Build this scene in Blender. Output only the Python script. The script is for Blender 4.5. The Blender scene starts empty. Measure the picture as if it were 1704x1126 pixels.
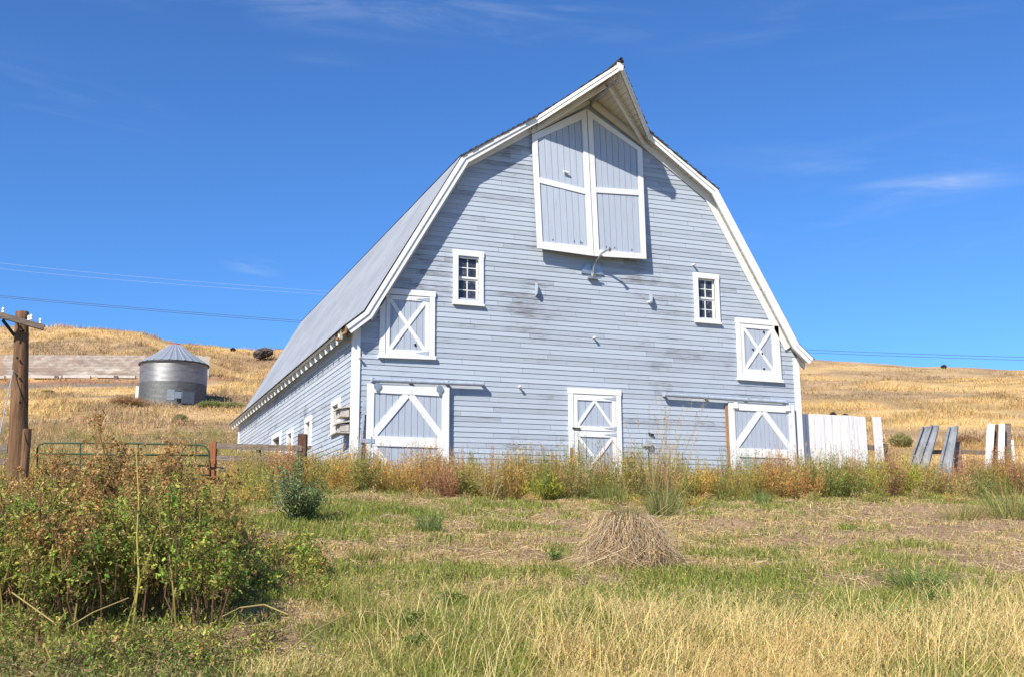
import bpy, math, random
import numpy as np
from mathutils import Vector, Matrix
rng = np.random.default_rng(7); random.seed(7)
S = bpy.context.scene; COL = S.collection

# ------------------------------------------------------------------ camera
CAM = np.array([-11.14056, -23.24347, -2.08232]); YAW, PIT, ROL, FPX = 0.3713156, 0.1908142, -0.0049096, 1815.03
_fw = np.array([math.sin(YAW)*math.cos(PIT), math.cos(YAW)*math.cos(PIT), math.sin(PIT)])
_r0 = np.array([math.cos(YAW), -math.sin(YAW), 0.]); _u0 = np.cross(_r0, _fw)
_rt = math.cos(ROL)*_r0+math.sin(ROL)*_u0; _up = -math.sin(ROL)*_r0+math.cos(ROL)*_u0
FH = np.array([math.sin(YAW), math.cos(YAW), 0.])
cd = bpy.data.cameras.new('camera'); cam = bpy.data.objects.new('camera', cd); COL.objects.link(cam)
cam.matrix_world = Matrix(((_rt[0], _up[0], -_fw[0], CAM[0]), (_rt[1], _up[1], -_fw[1], CAM[1]), (_rt[2], _up[2], -_fw[2], CAM[2]), (0, 0, 0, 1)))
cd.sensor_width = 36; cd.lens = FPX/1704*36; cd.clip_end = 3000; cd.clip_start = .1
S.camera = cam
S.render.resolution_x = 1024; S.render.resolution_y = 676
S.view_settings.view_transform = 'Standard'; S.view_settings.look = 'None'
S.view_settings.exposure = 0.58; S.view_settings.gamma = 1

# ------------------------------------------------------------------ light
SUN = Vector((1.3, 1.0, -1.32)).normalized()
sd = bpy.data.lights.new('sun', 'SUN'); sd.energy = 5.0; sd.angle = math.radians(.5); sd.color = (1, .92, .80)
so = bpy.data.objects.new('sun', sd); COL.objects.link(so); so.rotation_euler = SUN.to_track_quat('-Z', 'Y').to_euler()
wd = bpy.data.worlds.new('World'); S.world = wd; wd.use_nodes = True
nt = wd.node_tree; nt.nodes.clear(); L = nt.links.new
def wn(t, **k):
    n = nt.nodes.new(t)
    for a, b in k.items(): setattr(n, a, b)
    return n
sky = wn('ShaderNodeTexSky', sky_type='NISHITA', sun_disc=False, sun_elevation=math.radians(38.8),
         sun_rotation=math.atan2(-1.3, -1.0), altitude=600, air_density=1.0, dust_density=.25, ozone_density=3.0)
tc = wn('ShaderNodeTexCoord')
def cloud(u, v, lu, lv, tilt, scale, lo, hi, seed):
    """wisp of cirrus standing in one direction of the sky"""
    c = _fw+_rt*(u-852)/FPX-_up*(v-563)/FPX; c = c/np.linalg.norm(c)
    ax = np.cross([0, 0, 1.], c); ax /= np.linalg.norm(ax); ax = -ax; ay = np.cross(ax, c); ay = -ay if ay[2] < 0 else ay
    ct, st = math.cos(tilt), math.sin(tilt); a2 = ct*ax+st*ay; b2 = -st*ax+ct*ay
    def dot(vec, k):
        d = wn('ShaderNodeVectorMath', operation='DOT_PRODUCT'); L(tc.outputs['Generated'], d.inputs[0]); d.inputs[1].default_value = tuple(vec*k); return d.outputs['Value']
    X = dot(a2, 1.); Y = dot(b2, 1.)
    off = float(c@b2)
    sub = wn('ShaderNodeMath', operation='SUBTRACT'); L(Y, sub.inputs[0]); sub.inputs[1].default_value = off
    offx = float(c@a2); sx = wn('ShaderNodeMath', operation='SUBTRACT'); L(X, sx.inputs[0]); sx.inputs[1].default_value = offx
    cb = wn('ShaderNodeCombineXYZ')
    dx = wn('ShaderNodeMath', operation='MULTIPLY'); L(sx.outputs[0], dx.inputs[0]); dx.inputs[1].default_value = 1/lu
    dy = wn('ShaderNodeMath', operation='MULTIPLY'); L(sub.outputs[0], dy.inputs[0]); dy.inputs[1].default_value = 1/lv
    L(dx.outputs[0], cb.inputs[0]); L(dy.outputs[0], cb.inputs[1])
    ln = wn('ShaderNodeVectorMath', operation='LENGTH'); L(cb.outputs[0], ln.inputs[0])
    fo = wn('ShaderNodeMapRange', interpolation_type='SMOOTHSTEP'); L(ln.outputs['Value'], fo.inputs[0]); fo.inputs[1].default_value = 1; fo.inputs[2].default_value = 0
    cb2 = wn('ShaderNodeCombineXYZ'); mx = wn('ShaderNodeMath', operation='MULTIPLY'); L(sx.outputs[0], mx.inputs[0]); mx.inputs[1].default_value = scale
    my = wn('ShaderNodeMath', operation='MULTIPLY'); L(sub.outputs[0], my.inputs[0]); my.inputs[1].default_value = scale*6
    L(mx.outputs[0], cb2.inputs[0]); L(my.outputs[0], cb2.inputs[1]); cb2.inputs[2].default_value = seed
    no = wn('ShaderNodeTexNoise'); no.inputs['Scale'].default_value = 1; no.inputs['Detail'].default_value = 7; no.inputs['Distortion'].default_value = .6
    no.inputs['Roughness'].default_value = .58
    L(cb2.outputs[0], no.inputs['Vector'])
    mr = wn('ShaderNodeMapRange', interpolation_type='SMOOTHSTEP'); L(no.outputs[0], mr.inputs[0]); mr.inputs[1].default_value = lo; mr.inputs[2].default_value = hi
    m = wn('ShaderNodeMath', operation='MULTIPLY'); L(fo.outputs[0], m.inputs[0]); L(mr.outputs[0], m.inputs[1])
    return m.outputs[0]
cl = [(cloud(1560, 306, .10, .012, -.05, 9, .25, .8, 1.), .42), (cloud(1480, 330, .3, .09, -.05, 5, .45, .9, 4.), .18),
      (cloud(700, 15, .34, .035, -.03, 7, .42, .85, 2.), .30), (cloud(60, 165, .16, .05, -.12, 6, .45, .9, 3.), .14),
      (cloud(420, 442, .035, .012, -.1, 14, .3, .8, 5.), .25), (cloud(540, 98, .05, .008, 0., 14, .3, .8, 6.), .07),
      (cloud(1380, 30, .22, .05, -.05, 6, .45, .9, 8.), .12)]
acc = None
for o_, k_ in cl:
    m = wn('ShaderNodeMath', operation='MULTIPLY'); L(o_, m.inputs[0]); m.inputs[1].default_value = k_
    if acc is None: acc = m.outputs[0]
    else:
        a = wn('ShaderNodeMath', operation='ADD', use_clamp=True); L(acc, a.inputs[0]); L(m.outputs[0], a.inputs[1]); acc = a.outputs[0]
mix = wn('ShaderNodeMix', data_type='RGBA'); L(acc, mix.inputs[0])
hsv = wn('ShaderNodeHueSaturation'); hsv.inputs['Saturation'].default_value = 1.0; hsv.inputs['Value'].default_value = 1.0
tint = wn('ShaderNodeMix', data_type='RGBA', blend_type='MULTIPLY'); tint.inputs[0].default_value = 1; tint.inputs[7].default_value = (.49, .87, 1.33, 1)
L(sky.outputs[0], hsv.inputs['Color']); L(hsv.outputs[0], tint.inputs[6]); L(tint.outputs[2], mix.inputs[6]); mix.inputs[7].default_value = (6.5, 7.0, 7.6, 1)
bg = wn('ShaderNodeBackground'); bg.inputs[1].default_value = .09; L(mix.outputs[2], bg.inputs[0])
wo = wn('ShaderNodeOutputWorld'); L(bg.outputs[0], wo.inputs[0])

# ------------------------------------------------------------------ helpers
def ray(u, v): return _fw+_rt*(u-852)/FPX-_up*(v-563)/FPX
def PD(u, v, d):
    r = ray(u, v); return CAM+r*(d/(r@FH))
def WP(u, v, y=0.):
    r = ray(u, v); return CAM+r*((y-CAM[1])/r[1])
def SP(u, v, x=-5.8):
    r = ray(u, v); return CAM+r*((x-CAM[0])/r[0])
def vnoise(x, y, sc, seed=0):
    x = np.asarray(x, float)*sc; y = np.asarray(y, float)*sc
    xi = np.floor(x); yi = np.floor(y); fx = x-xi; fy = y-yi; fx = fx*fx*(3-2*fx); fy = fy*fy*(3-2*fy)
    def h(a, b):
        s = np.sin(a*127.1+b*311.7+seed*74.7)*43758.5453; return s-np.floor(s)
    return (h(xi, yi)*(1-fx)+h(xi+1, yi)*fx)*(1-fy)+(h(xi, yi+1)*(1-fx)+h(xi+1, yi+1)*fx)*fy
def fbm(x, y, sc, seed=0, o=4):
    r = 0; a = .5
    for i in range(o): r = r+a*vnoise(x, y, sc*2**i, seed+i*13); a *= .5
    return r
# terrain: height over depth (forward) for several bearings
_fk = np.array([-600, -100, -20, 0, 6.5, 10, 13, 16, 18.6, 20, 22, 25, 30, 41, 60, 89, 100, 114.5, 119.5, 150, 165, 220, 400, 900.])
def crest(v): return ((913-v)/1815.)*150-2.08
_near = [-9, -7, -4.5, -3.7, -2.9, -2.42, -2.0, -1.62, -1.30, -1.22, -1.1]
_L = [-9, -7, -4.5, -3.7, -2.9, -2.38, -1.9, -1.45, -1.08, -1.0, -.85]
_cols = []
for u, cv in ((-250, 535), (73, 538.7), (152, 543), (220, 550), (258, 560.7), (282, 568), (322, 571.5), (350, 573)):
    c = crest(cv); _cols.append((u, _L+[-.5, .15, 1.3, 4.2, 9.75, 12.7, 15.45 if u < 340 else 16.2, 18.6 if u < 340 else 17.0, c, c-.6, c-6, 5, -20]))
for u, cv in ((410, 580), (469, 580)):
    c = crest(cv); _cols.append((u, _L+[-.5, .1, 1.1, 4.0, 9.6, 12.6, 15.6, 16.1, c, c-.6, c-6, 5, -20]))
for u, cv in ((852, 592), (1350, 603), (1500, 612), (1704, 620), (2100, 628)):
    c = crest(cv); _cols.append((u, _near+[-.85, -.4, .9, 4.2, 9.9, 12.3, 15.2, 15.7, c, c-1.2, c-8, 3, -20]))
_ff = np.arange(-600, 900, .5); _ca = np.array([(c[0]-852)/1815 for c in _cols]); _tab = []
for c in _cols:
    z = np.interp(_ff, _fk, c[1]); k = np.exp(-.5*(np.arange(-8, 9)/2.2)**2); k /= k.sum(); zp = np.pad(z, 8, mode='edge'); _tab.append(np.convolve(zp, k, 'valid'))
_tab = np.array(_tab)
MOUNDS = []   # x, y, r, h
def zt(x, y):
    x = np.asarray(x, float); y = np.asarray(y, float)
    f = (x-CAM[0])*FH[0]+(y-CAM[1])*FH[1]; l = (x-CAM[0])*_r0[0]+(y-CAM[1])*_r0[1]
    a = np.clip(l/np.maximum(f, 14), _ca[0], _ca[-1]-1e-6)
    j = np.clip(np.searchsorted(_ca, a)-1, 0, len(_ca)-2); w = (a-_ca[j])/(_ca[j+1]-_ca[j]); w = np.clip(w, 0, 1)
    fi = np.clip((f+600)*2, 0, len(_ff)-2); i = fi.astype(int); t = fi-i
    z = (_tab[j, i]*(1-t)+_tab[j, i+1]*t)*(1-w)+(_tab[j+1, i]*(1-t)+_tab[j+1, i+1]*t)*w
    far = np.clip((f-45)/60, 0, 1)
    z = z+(fbm(x, y, .9, 3, 3)-.45)*.16*(1-far)+(fbm(x, y, .11, 5, 4)-.45)*1.1*far*np.clip((260-f)/100, 0, 1)
    z = z+(fbm(x, y, 3.5, 9, 2)-.37)*.05*(1-far)
    for mx, my, r, h in MOUNDS: z = z+h*np.exp(-((x-mx)**2+(y-my)**2)/(2*r*r*.3))
    return z
def GP(u, d):
    p = PD(u, 880, d); return np.array([p[0], p[1], float(zt(p[0], p[1]))])
_ds = np.concatenate([np.arange(4, 26, .1), np.arange(26, 200, .5)])
def GV(u, v):
    r = ray(u, v); P = CAM[None]+r[None]*(_ds/(r@FH))[:, None]; z = zt(P[:, 0], P[:, 1]); k = np.where(P[:, 2] <= z)[0]
    # last point before the ray leaves the ground again: the first crossing from above
    if len(k) == 0: k = [len(_ds)-1]
    p = P[k[0]]; return np.array([p[0], p[1], z[k[0]]])
_m = []
for u, v, r, h in ((920, 862, .34, .10), (948, 872, .25, .06), (868, 936, .38, .12), (905, 905, .4, .05), (1000, 930, .3, .08), (1215, 872, .4, .09), (1560, 850, .6, .08), (1655, 880, .5, .07), (1010, 845, .3, .08), (1480, 905, .5, .05), (960, 905, .35, .07), (1320, 1000, .3, .05), (640, 870, .3, .05), (780, 880, .35, .04)):
    p = GV(u, v); _m.append((p[0], p[1], r, h))
MOUNDS = _m

class Buf:
    def __init__(s): s.v = []; s.f = []; s.c = []; s.n = 0; s.col = False
    def add(s, v, f, c=None):
        v = np.asarray(v, float).reshape(-1, 3); s.v.append(v)
        for g in (f if isinstance(f, list) and len(f) and isinstance(f[0], np.ndarray) and f[0].ndim == 2 else [f]):
            if isinstance(g, np.ndarray): s.f.append(g+s.n)
            else: s.f.append([[i+s.n for i in q] for q in g])
        if c is not None: s.col = True
        s.c.append(np.ones((len(v), 3))*.5 if c is None else np.broadcast_to(np.asarray(c, float), (len(v), 3)))
        s.n += len(v)
    def build(s, name, mat, parent=None, smooth=False):
        me = bpy.data.meshes.new(name)
        V = np.concatenate(s.v); loops = []; tot = []
        for g in s.f:
            if isinstance(g, np.ndarray): loops.append(g.ravel()); tot.append(np.full(len(g), g.shape[1]))
            else:
                loops.append(np.array([i for q in g for i in q])); tot.append(np.array([len(q) for q in g]))
        loops = np.concatenate(loops).astype(np.int32); tot = np.concatenate(tot).astype(np.int32)
        off = np.zeros(3)
        me.vertices.add(len(V)); me.vertices.foreach_set('co', V.astype(np.float32).ravel())
        me.loops.add(len(loops)); me.loops.foreach_set('vertex_index', loops)
        me.polygons.add(len(tot)); me.polygons.foreach_set('loop_start', np.concatenate([[0], np.cumsum(tot)[:-1]]).astype(np.int32)); me.polygons.foreach_set('loop_total', tot)
        me.polygons.foreach_set('use_smooth', np.full(len(tot), smooth))
        if s.col:
            at = me.attributes.new('col', 'FLOAT_COLOR', 'POINT'); C = np.ones((len(V), 4), np.float32); C[:, :3] = np.concatenate(s.c); at.data.foreach_set('color', C.ravel())
        me.update(calc_edges=True); me.materials.append(mat)
        o = bpy.data.objects.new(name, me); COL.objects.link(o)
        if parent is not None:
            o.parent = parent
            if parent.type == 'EMPTY': o.matrix_parent_inverse = Matrix.Translation(-parent.location)
        return o
    def prism(s, poly, vec, c=None):
        P = np.asarray(poly, float); n = len(P); vec = np.asarray(vec, float)
        nr = np.cross(P[1]-P[0], P[2]-P[1])
        if nr@vec > 0: P = P[::-1]
        s.add(np.concatenate([P, P+vec]), [list(range(n)), list(range(2*n-1, n-1, -1))]+[[(i+1) % n, i, n+i, n+(i+1) % n] for i in range(n)], c)
    def box(s, a, b, c=None):
        a = np.minimum(a, b) if True else a; a = np.asarray(a, float); b = np.maximum(a, np.asarray(b, float)) if False else np.asarray(b, float)
        s.prism([(a[0], a[1], a[2]), (b[0], a[1], a[2]), (b[0], a[1], b[2]), (a[0], a[1], b[2])], (0, b[1]-a[1], 0), c)
    def beam(s, p, q, w, h, up=(0, 0, 1), c=None, w2=None):
        p = np.asarray(p, float); q = np.asarray(q, float); d = q-p; d /= np.linalg.norm(d); up = np.asarray(up, float)
        sd_ = np.cross(d, up); sd_ /= np.linalg.norm(sd_); u_ = np.cross(sd_, d); w2 = w2 or w
        A = [p+sd_*x*w/2+u_*y*h/2 for x, y in ((-1, -1), (1, -1), (1, 1), (-1, 1))]; B = [q+sd_*x*w2/2+u_*y*h/2 for x, y in ((-1, -1), (1, -1), (1, 1), (-1, 1))]
        s.add(A+B, [[3, 2, 1, 0], [4, 5, 6, 7]]+[[i, (i+1) % 4, 4+(i+1) % 4, 4+i] for i in range(4)], c)
    def tube(s, pts, r, n=10, c=None, rough=0.):
        pts = np.asarray(pts, float); r = np.broadcast_to(r, len(pts)); m = len(pts); V = []
        for i in range(m):
            d = pts[min(i+1, m-1)]-pts[max(i-1, 0)]; d /= np.linalg.norm(d)+1e-9
            a = np.cross(d, (0, 0, 1)) if abs(d[2]) < .95 else np.cross(d, (1, 0, 0)); a /= np.linalg.norm(a); b = np.cross(d, a)
            for k in range(n):
                t = 2*math.pi*k/n; rr = r[i]*(1+rough*(random.random()-.5)); V.append(pts[i]+(a*math.cos(t)+b*math.sin(t))*rr)
        F = [[i*n+k, i*n+(k+1) % n, (i+1)*n+(k+1) % n, (i+1)*n+k] for i in range(m-1) for k in range(n)]
        s.add(V, F+[list(range(n))[::-1], list(range((m-1)*n, m*n))], c)

def tag(o, label=None, cat=None, group=None, kind=None):
    if label: o['label'] = label
    if cat: o['category'] = cat
    if group: o['group'] = group
    if kind: o['kind'] = kind
    return o
def empty(name, loc, label, cat, group=None):
    o = bpy.data.objects.new(name, None); COL.objects.link(o); o.location = tuple(loc); o.empty_display_size = .3
    return tag(o, label, cat, group)

# ------------------------------------------------------------------ materials
class M:
    def __init__(s, name):
        s.m = bpy.data.materials.new(name); s.m.use_nodes = True; s.t = s.m.node_tree; s.t.nodes.clear()
        s.out = s.n('ShaderNodeOutputMaterial'); s.p = s.n('ShaderNodeBsdfPrincipled'); s.l(s.p.outputs[0], s.out.inputs[0])
        s.co = s.n('ShaderNodeTexCoord').outputs['Object']
    def n(s, t, **k):
        x = s.t.nodes.new(t)
        for a, b in k.items(): setattr(x, a, b)
        return x
    def l(s, a, b): s.t.links.new(a, b)
    def noise(s, scale, sc3=(1, 1, 1), det=5, rough=.6, dist=0., co=None, off=0.):
        mp = s.n('ShaderNodeMapping'); mp.inputs['Scale'].default_value = sc3; mp.inputs['Location'].default_value = (off, off*.7, off*1.3); s.l(co or s.co, mp.inputs[0])
        x = s.n('ShaderNodeTexNoise'); x.inputs['Scale'].default_value = scale; x.inputs['Detail'].default_value = det; x.inputs['Roughness'].default_value = rough; x.inputs['Distortion'].default_value = dist
        s.l(mp.outputs[0], x.inputs[0]); return x.outputs[0]
    def ramp(s, f, lo, hi, a=0., b=1.):
        x = s.n('ShaderNodeMapRange', interpolation_type='SMOOTHSTEP'); s.l(f, x.inputs[0]); x.inputs[1].default_value = lo; x.inputs[2].default_value = hi; x.inputs[3].default_value = a; x.inputs[4].default_value = b; return x.outputs[0]
    def math(s, op, a, b=None, c=None):
        x = s.n('ShaderNodeMath', operation=op)
        for i, q in enumerate((a, b, c)):
            if q is None: continue
            if isinstance(q, (int, float)): x.inputs[i].default_value = q
            else: s.l(q, x.inputs[i])
        return x.outputs[0]
    def mix(s, f, a, b, bt='MIX'):
        x = s.n('ShaderNodeMix', data_type='RGBA', blend_type=bt)
        for i, q in ((0, f), (6, a), (7, b)):
            if isinstance(q, (int, float)): x.inputs[i].default_value = q
            elif isinstance(q, tuple): x.inputs[i].default_value = (*q, 1)
            else: s.l(q, x.inputs[i])
        return x.outputs[2]
    def col(s, c, rough=.8, spec=.3, metal=0.):
        if isinstance(c, tuple): s.p.inputs['Base Color'].default_value = (*c, 1)
        else: s.l(c, s.p.inputs['Base Color'])
        if isinstance(rough, float): s.p.inputs['Roughness'].default_value = rough
        else: s.l(rough, s.p.inputs['Roughness'])
        s.p.inputs['Specular IOR Level'].default_value = spec; s.p.inputs['Metallic'].default_value = metal; return s
    def bump(s, h, dist=.01, st=1.):
        b = s.n('ShaderNodeBump'); b.inputs['Strength'].default_value = st; b.inputs['Distance'].default_value = dist; s.l(h, b.inputs['Height']); s.l(b.outputs[0], s.p.inputs['Normal']); return s

def mat_siding(name, base, pitch):
    m = M(name); sp = m.n('ShaderNodeSeparateXYZ'); m.l(m.co, sp.inputs[0])
    al = m.math('ADD', sp.outputs[0], sp.outputs[1])
    row = m.math('FLOOR', m.math('DIVIDE', m.math('ADD', sp.outputs[2], 1.0), pitch))
    w1 = m.n('ShaderNodeTexWhiteNoise', noise_dimensions='1D'); m.l(row, w1.inputs['W'])
    st = m.math('ADD', m.math('DIVIDE', al, 3.3), m.math('MULTIPLY', w1.outputs['Value'], 7.))
    bi = m.math('FLOOR', st); fr = m.math('FRACT', st)
    cb = m.n('ShaderNodeCombineXYZ'); m.l(row, cb.inputs[0]); m.l(bi, cb.inputs[1])
    w2 = m.n('ShaderNodeTexWhiteNoise', noise_dimensions='2D'); m.l(cb.outputs[0], w2.inputs['Vector'])
    bv = w2.outputs['Value']
    # streaky wear, each board with its own amount
    cw = m.n('ShaderNodeCombineXYZ'); m.l(al, cw.inputs[0]); m.l(m.math('MULTIPLY', sp.outputs[2], 14.), cw.inputs[1]); m.l(m.math('MULTIPLY', bv, 31.), cw.inputs[2])
    n1 = m.n('ShaderNodeTexNoise'); n1.inputs['Scale'].default_value = 3.6; n1.inputs['Detail'].default_value = 10; n1.inputs['Roughness'].default_value = .76; m.l(cw.outputs[0], n1.inputs[0])
    big = m.noise(.42, det=3, rough=.5, off=3.3); mid = m.noise(1.3, (1, 1, 2.2), det=3)
    amt = m.math('ADD', m.math('MULTIPLY', m.math('SUBTRACT', big, .5), .75), m.math('ADD', m.math('MULTIPLY', m.math('SUBTRACT', mid, .5), .55), m.math('MULTIPLY', m.math('SUBTRACT', bv, .5), .17)))
    wear = m.ramp(m.math('ADD', n1.outputs[0], amt), .60, .80, 0, .8)
    soft = m.ramp(m.math('ADD', n1.outputs[0], amt), .42, .76, 0, .42)
    fine = m.noise(60, (1, 1, 5), det=3)
    c = m.mix(m.math('POWER', bv, 1.6), base, tuple(x*.80 for x in base)); gr = m.noise(1.0, (9, 9, 90), det=5, rough=.7); c = m.mix(m.ramp(gr, .3, .75, 0, .22), c, tuple(x*1.25 for x in base))
    c = m.mix(soft, c, (.30, .325, .375)); c = m.mix(wear, c, (.16, .155, .16))
    joint = m.math('LESS_THAN', fr, .0028); c = m.mix(m.math('MULTIPLY', joint, .7), c, (.1, .11, .14))
    # nail specks
    vo = m.n('ShaderNodeTexVoronoi'); vo.inputs['Scale'].default_value = 2.3; m.l(m.co, vo.inputs[0])
    c = m.mix(m.math('MULTIPLY', m.math('LESS_THAN', vo.outputs['Distance'], .03), .7), c, (.12, .1, .09))
    m.col(c, .72, .3).bump(m.math('ADD', fine, m.math('MULTIPLY', wear, -.6)), .003); return m.m
def mat_paint(name, base, worn=(.24, .22, .2), lo=.66, hi=.8, sc3=(1, 1, 1), scale=7., rough=.6, mx=.6):
    m = M(name); n = m.noise(scale, sc3, det=8, rough=.7); g = m.noise(2.2, sc3, det=3, off=5)
    w = m.ramp(m.math('ADD', n, m.math('MULTIPLY', m.math('SUBTRACT', g, .5), .5)), lo, hi, 0, mx)
    c = m.mix(w, m.mix(m.ramp(g, .3, .7), base, tuple(x*.93 for x in base)), worn)
    m.col(c, rough, .3).bump(n, .004); return m.m
def mat_wood(name, a, b, sc3=(12, 12, 1), scale=3., crack=.35):
    m = M(name); n = m.noise(scale, sc3, det=8, rough=.7, dist=.4); g = m.noise(1.2, det=3, off=2)
    c = m.mix(m.ramp(n, .35, .65), a, b); c = m.mix(m.ramp(n, .2, .38, crack, 0), c, tuple(x*.2 for x in a)); c = m.mix(m.ramp(g, .35, .7, 0, .5), c, tuple(x*.6 for x in b))
    m.col(c, .85, .2).bump(n, .012); return m.m
PITCH = .118
MS = mat_siding('blue_siding', (.41, .465, .53), PITCH)
MB = mat_paint('blue_board', (.41, .46, .535), (.17, .16, .17), .60, .82, (9, 9, .7), 3.5, mx=.6)
MW = mat_paint('white_paint', (.76, .76, .74), (.36, .33, .29), .60, .82, scale=6, mx=.6)
MWF = mat_paint('worn_white_paint', (.74, .72, .68), (.30, .26, .21), .55, .80, (3, 3, 3), 5, mx=.7)
MFB = mat_paint('white_fence_paint', (.74, .74, .73), (.33, .30, .27), .54, .74, (14, 14, .8), 3., mx=.7)
MSO = mat_paint('soffit_cream', (.66, .64, .57), (.3, .25, .18), .55, .8, scale=4)
MWO = mat_wood('weathered_wood', (.085, .045, .024), (.23, .13, .07), (9, 9, .5), 3.5, crack=.8)
MWR = mat_wood('weathered_rail', (.12, .09, .07), (.26, .21, .17), (2, 2, 14), 3.)
MWB = mat_wood('bare_brown_wood', (.30, .15, .07), (.42, .25, .13))
MRP = mat_wood('red_brown_post', (.22, .075, .03), (.32, .13, .055))
MDP = mat_wood('dark_brown_post', (.07, .032, .022), (.13, .065, .045))
MGW = mat_wood('pale_grey_wood', (.42, .38, .33), (.56, .52, .47), (3, 3, 3), 6., .3)
def simple(name, c, r=.5, metal=0., spec=.4, ns=8., var=.25):
    m = M(name); n = m.noise(ns, det=6); m.col(m.mix(m.ramp(n, .3, .7), c, tuple(x*(1-var) for x in c)), r, spec, metal).bump(n, .003); return m.m
MGA = simple('galvanised_metal', (.50, .53, .56), .42, .75); MBK = simple('black_iron', (.02, .02, .02), .6); MDK = simple('dark_hole', (.012, .01, .01), .9)
MGL = simple('painted_hardware', (.40, .46, .55), .5, 0.); MGR = simple('green_enamel', (.045, .075, .028), .6); MRD = simple('red_enamel', (.36, .05, .045), .7)
MSH = simple('wood_shingle', (.085, .075, .065), .9, 0, .2, 5., .5); MWI = simple('wire_metal', (.06, .075, .10), .6, 0); MWL = simple('pale_wire', (.30, .38, .50), .6)
MGC = simple('white_ceramic', (.8, .8, .78), .2)
def mat_glass():
    m = M('old_window_glass'); gl = m.n('ShaderNodeBsdfGlossy'); gl.inputs['Roughness'].default_value = .06; gl.inputs[0].default_value = (.8, .85, .9, 1)
    tr = m.n('ShaderNodeBsdfTransparent'); tr.inputs[0].default_value = (.55, .58, .6, 1); di = m.n('ShaderNodeBsdfDiffuse')
    n = m.noise(9, det=6); m.l(m.mix(m.ramp(n, .45, .7), (.05, .055, .065), (.22, .23, .25)), di.inputs[0])
    m1 = m.n('ShaderNodeMixShader'); m1.inputs[0].default_value = .55; m.l(tr.outputs[0], m1.inputs[1]); m.l(di.outputs[0], m1.inputs[2])
    fr = m.n('ShaderNodeFresnel'); fr.inputs[0].default_value = 1.6; m2 = m.n('ShaderNodeMixShader'); m.l(fr.outputs[0], m2.inputs[0]); m.l(m1.outputs[0], m2.inputs[1]); m.l(gl.outputs[0], m2.inputs[2])
    m.l(m2.outputs[0], m.out.inputs[0]); return m.m
MGS = mat_glass()
def mat_roofmetal():
    m = M('galvanised_roof'); n = m.noise(1.1, (1, .4, 1), det=6); f = m.noise(30, (1, 1, 1), det=4); g = m.noise(.25, det=2)
    c = m.mix(m.ramp(n, .3, .7), (.31, .335, .37), (.25, .275, .31)); c = m.mix(m.ramp(f, .4, .75, 0, .25), c, (.38, .40, .43)); ru = m.noise(2.2, (.25, 3.5, .25), det=6, off=4.); c = m.mix(m.ramp(ru, .60, .78, 0, .35), c, (.22, .17, .13))
    # sheet laps every 0.7 m across the slope
    sp = m.n('ShaderNodeSeparateXYZ'); m.l(m.co, sp.inputs[0]); fr = m.math('FRACT', m.math('DIVIDE', sp.outputs[1], .66))
    c = m.mix(m.math('MULTIPLY', m.math('LESS_THAN', fr, .05), .75), c, (.15, .16, .18))
    m.col(c, .62, .4, .25); return m.m
MRM = mat_roofmetal()
def mat_bin():
    m = M('bin_steel'); sp = m.n('ShaderNodeSeparateXYZ'); m.l(m.co, sp.inputs[0])
    wv = m.math('SINE', m.math('MULTIPLY', sp.outputs[2], 2*math.pi/.10)); n = m.noise(1.3, (1, 1, 2), det=6); n2 = m.noise(5, det=4)
    low = m.math('LESS_THAN', sp.outputs[2], 1.72)
    c = m.mix(low, m.mix(m.ramp(n, .35, .65), (.38, .39, .40), (.30, .31, .32)), m.mix(m.ramp(n2, .3, .7), (.21, .22, .215), (.15, .16, .16)))
    fr = m.math('FRACT', m.math('DIVIDE', sp.outputs[2], .86)); c = m.mix(m.math('MULTIPLY', m.math('LESS_THAN', fr, .035), .5), c, (.12, .13, .13))
    m.col(c, m.math('ADD', m.math('MULTIPLY', low, .15), .48), .5, .88).bump(wv, .012); return m.m
def mat_concrete():
    m = M('old_retaining_wall'); sp = m.n('ShaderNodeSeparateXYZ'); m.l(m.co, sp.inputs[0])
    n = m.noise(.22, (1, 1, 3), det=8, rough=.7); n2 = m.noise(1.4, (1, 1, 2), det=6); al = m.math('ADD', sp.outputs[0], m.math('MULTIPLY', sp.outputs[1], -.4))
    rowf = m.math('FRACT', m.math('DIVIDE', sp.outputs[2], .3)); row = m.math('LESS_THAN', rowf, .14)
    hi = m.ramp(sp.outputs[2], 1.2, 1.5)
    c = m.mix(m.ramp(n, .4, .62), (.52, .47, .40), (.26, .20, .16)); c2 = m.mix(m.ramp(n2, .35, .7), (.27, .21, .175), (.44, .39, .34))
    c = m.mix(m.math('MULTIPLY', hi, .85), c, c2); c = m.mix(m.math('MULTIPLY', row, .4), c, (.15, .11, .09)); dk = m.noise(.45, (1, 1, 1.5), det=6, off=11); c = m.mix(m.ramp(dk, .52, .68, 0, .6), c, (.17, .14, .13)); st = m.noise(.6, (1, 1, .4), det=5, off=7)
    c = m.mix(m.ramp(st, .56, .7, 0, .55), c, (.36, .19, .10))
    m.col(c, .9, .2).bump(n2, .03); return m.m
def mat_rock():
    m = M('basalt'); n = m.noise(1.6, det=9, rough=.7); n2 = m.noise(5, det=6)
    m.col(m.mix(m.ramp(n, .35, .65), (.04, .034, .03), (.17, .14, .115)), .9, .2).bump(n2, .25); return m.m
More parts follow.
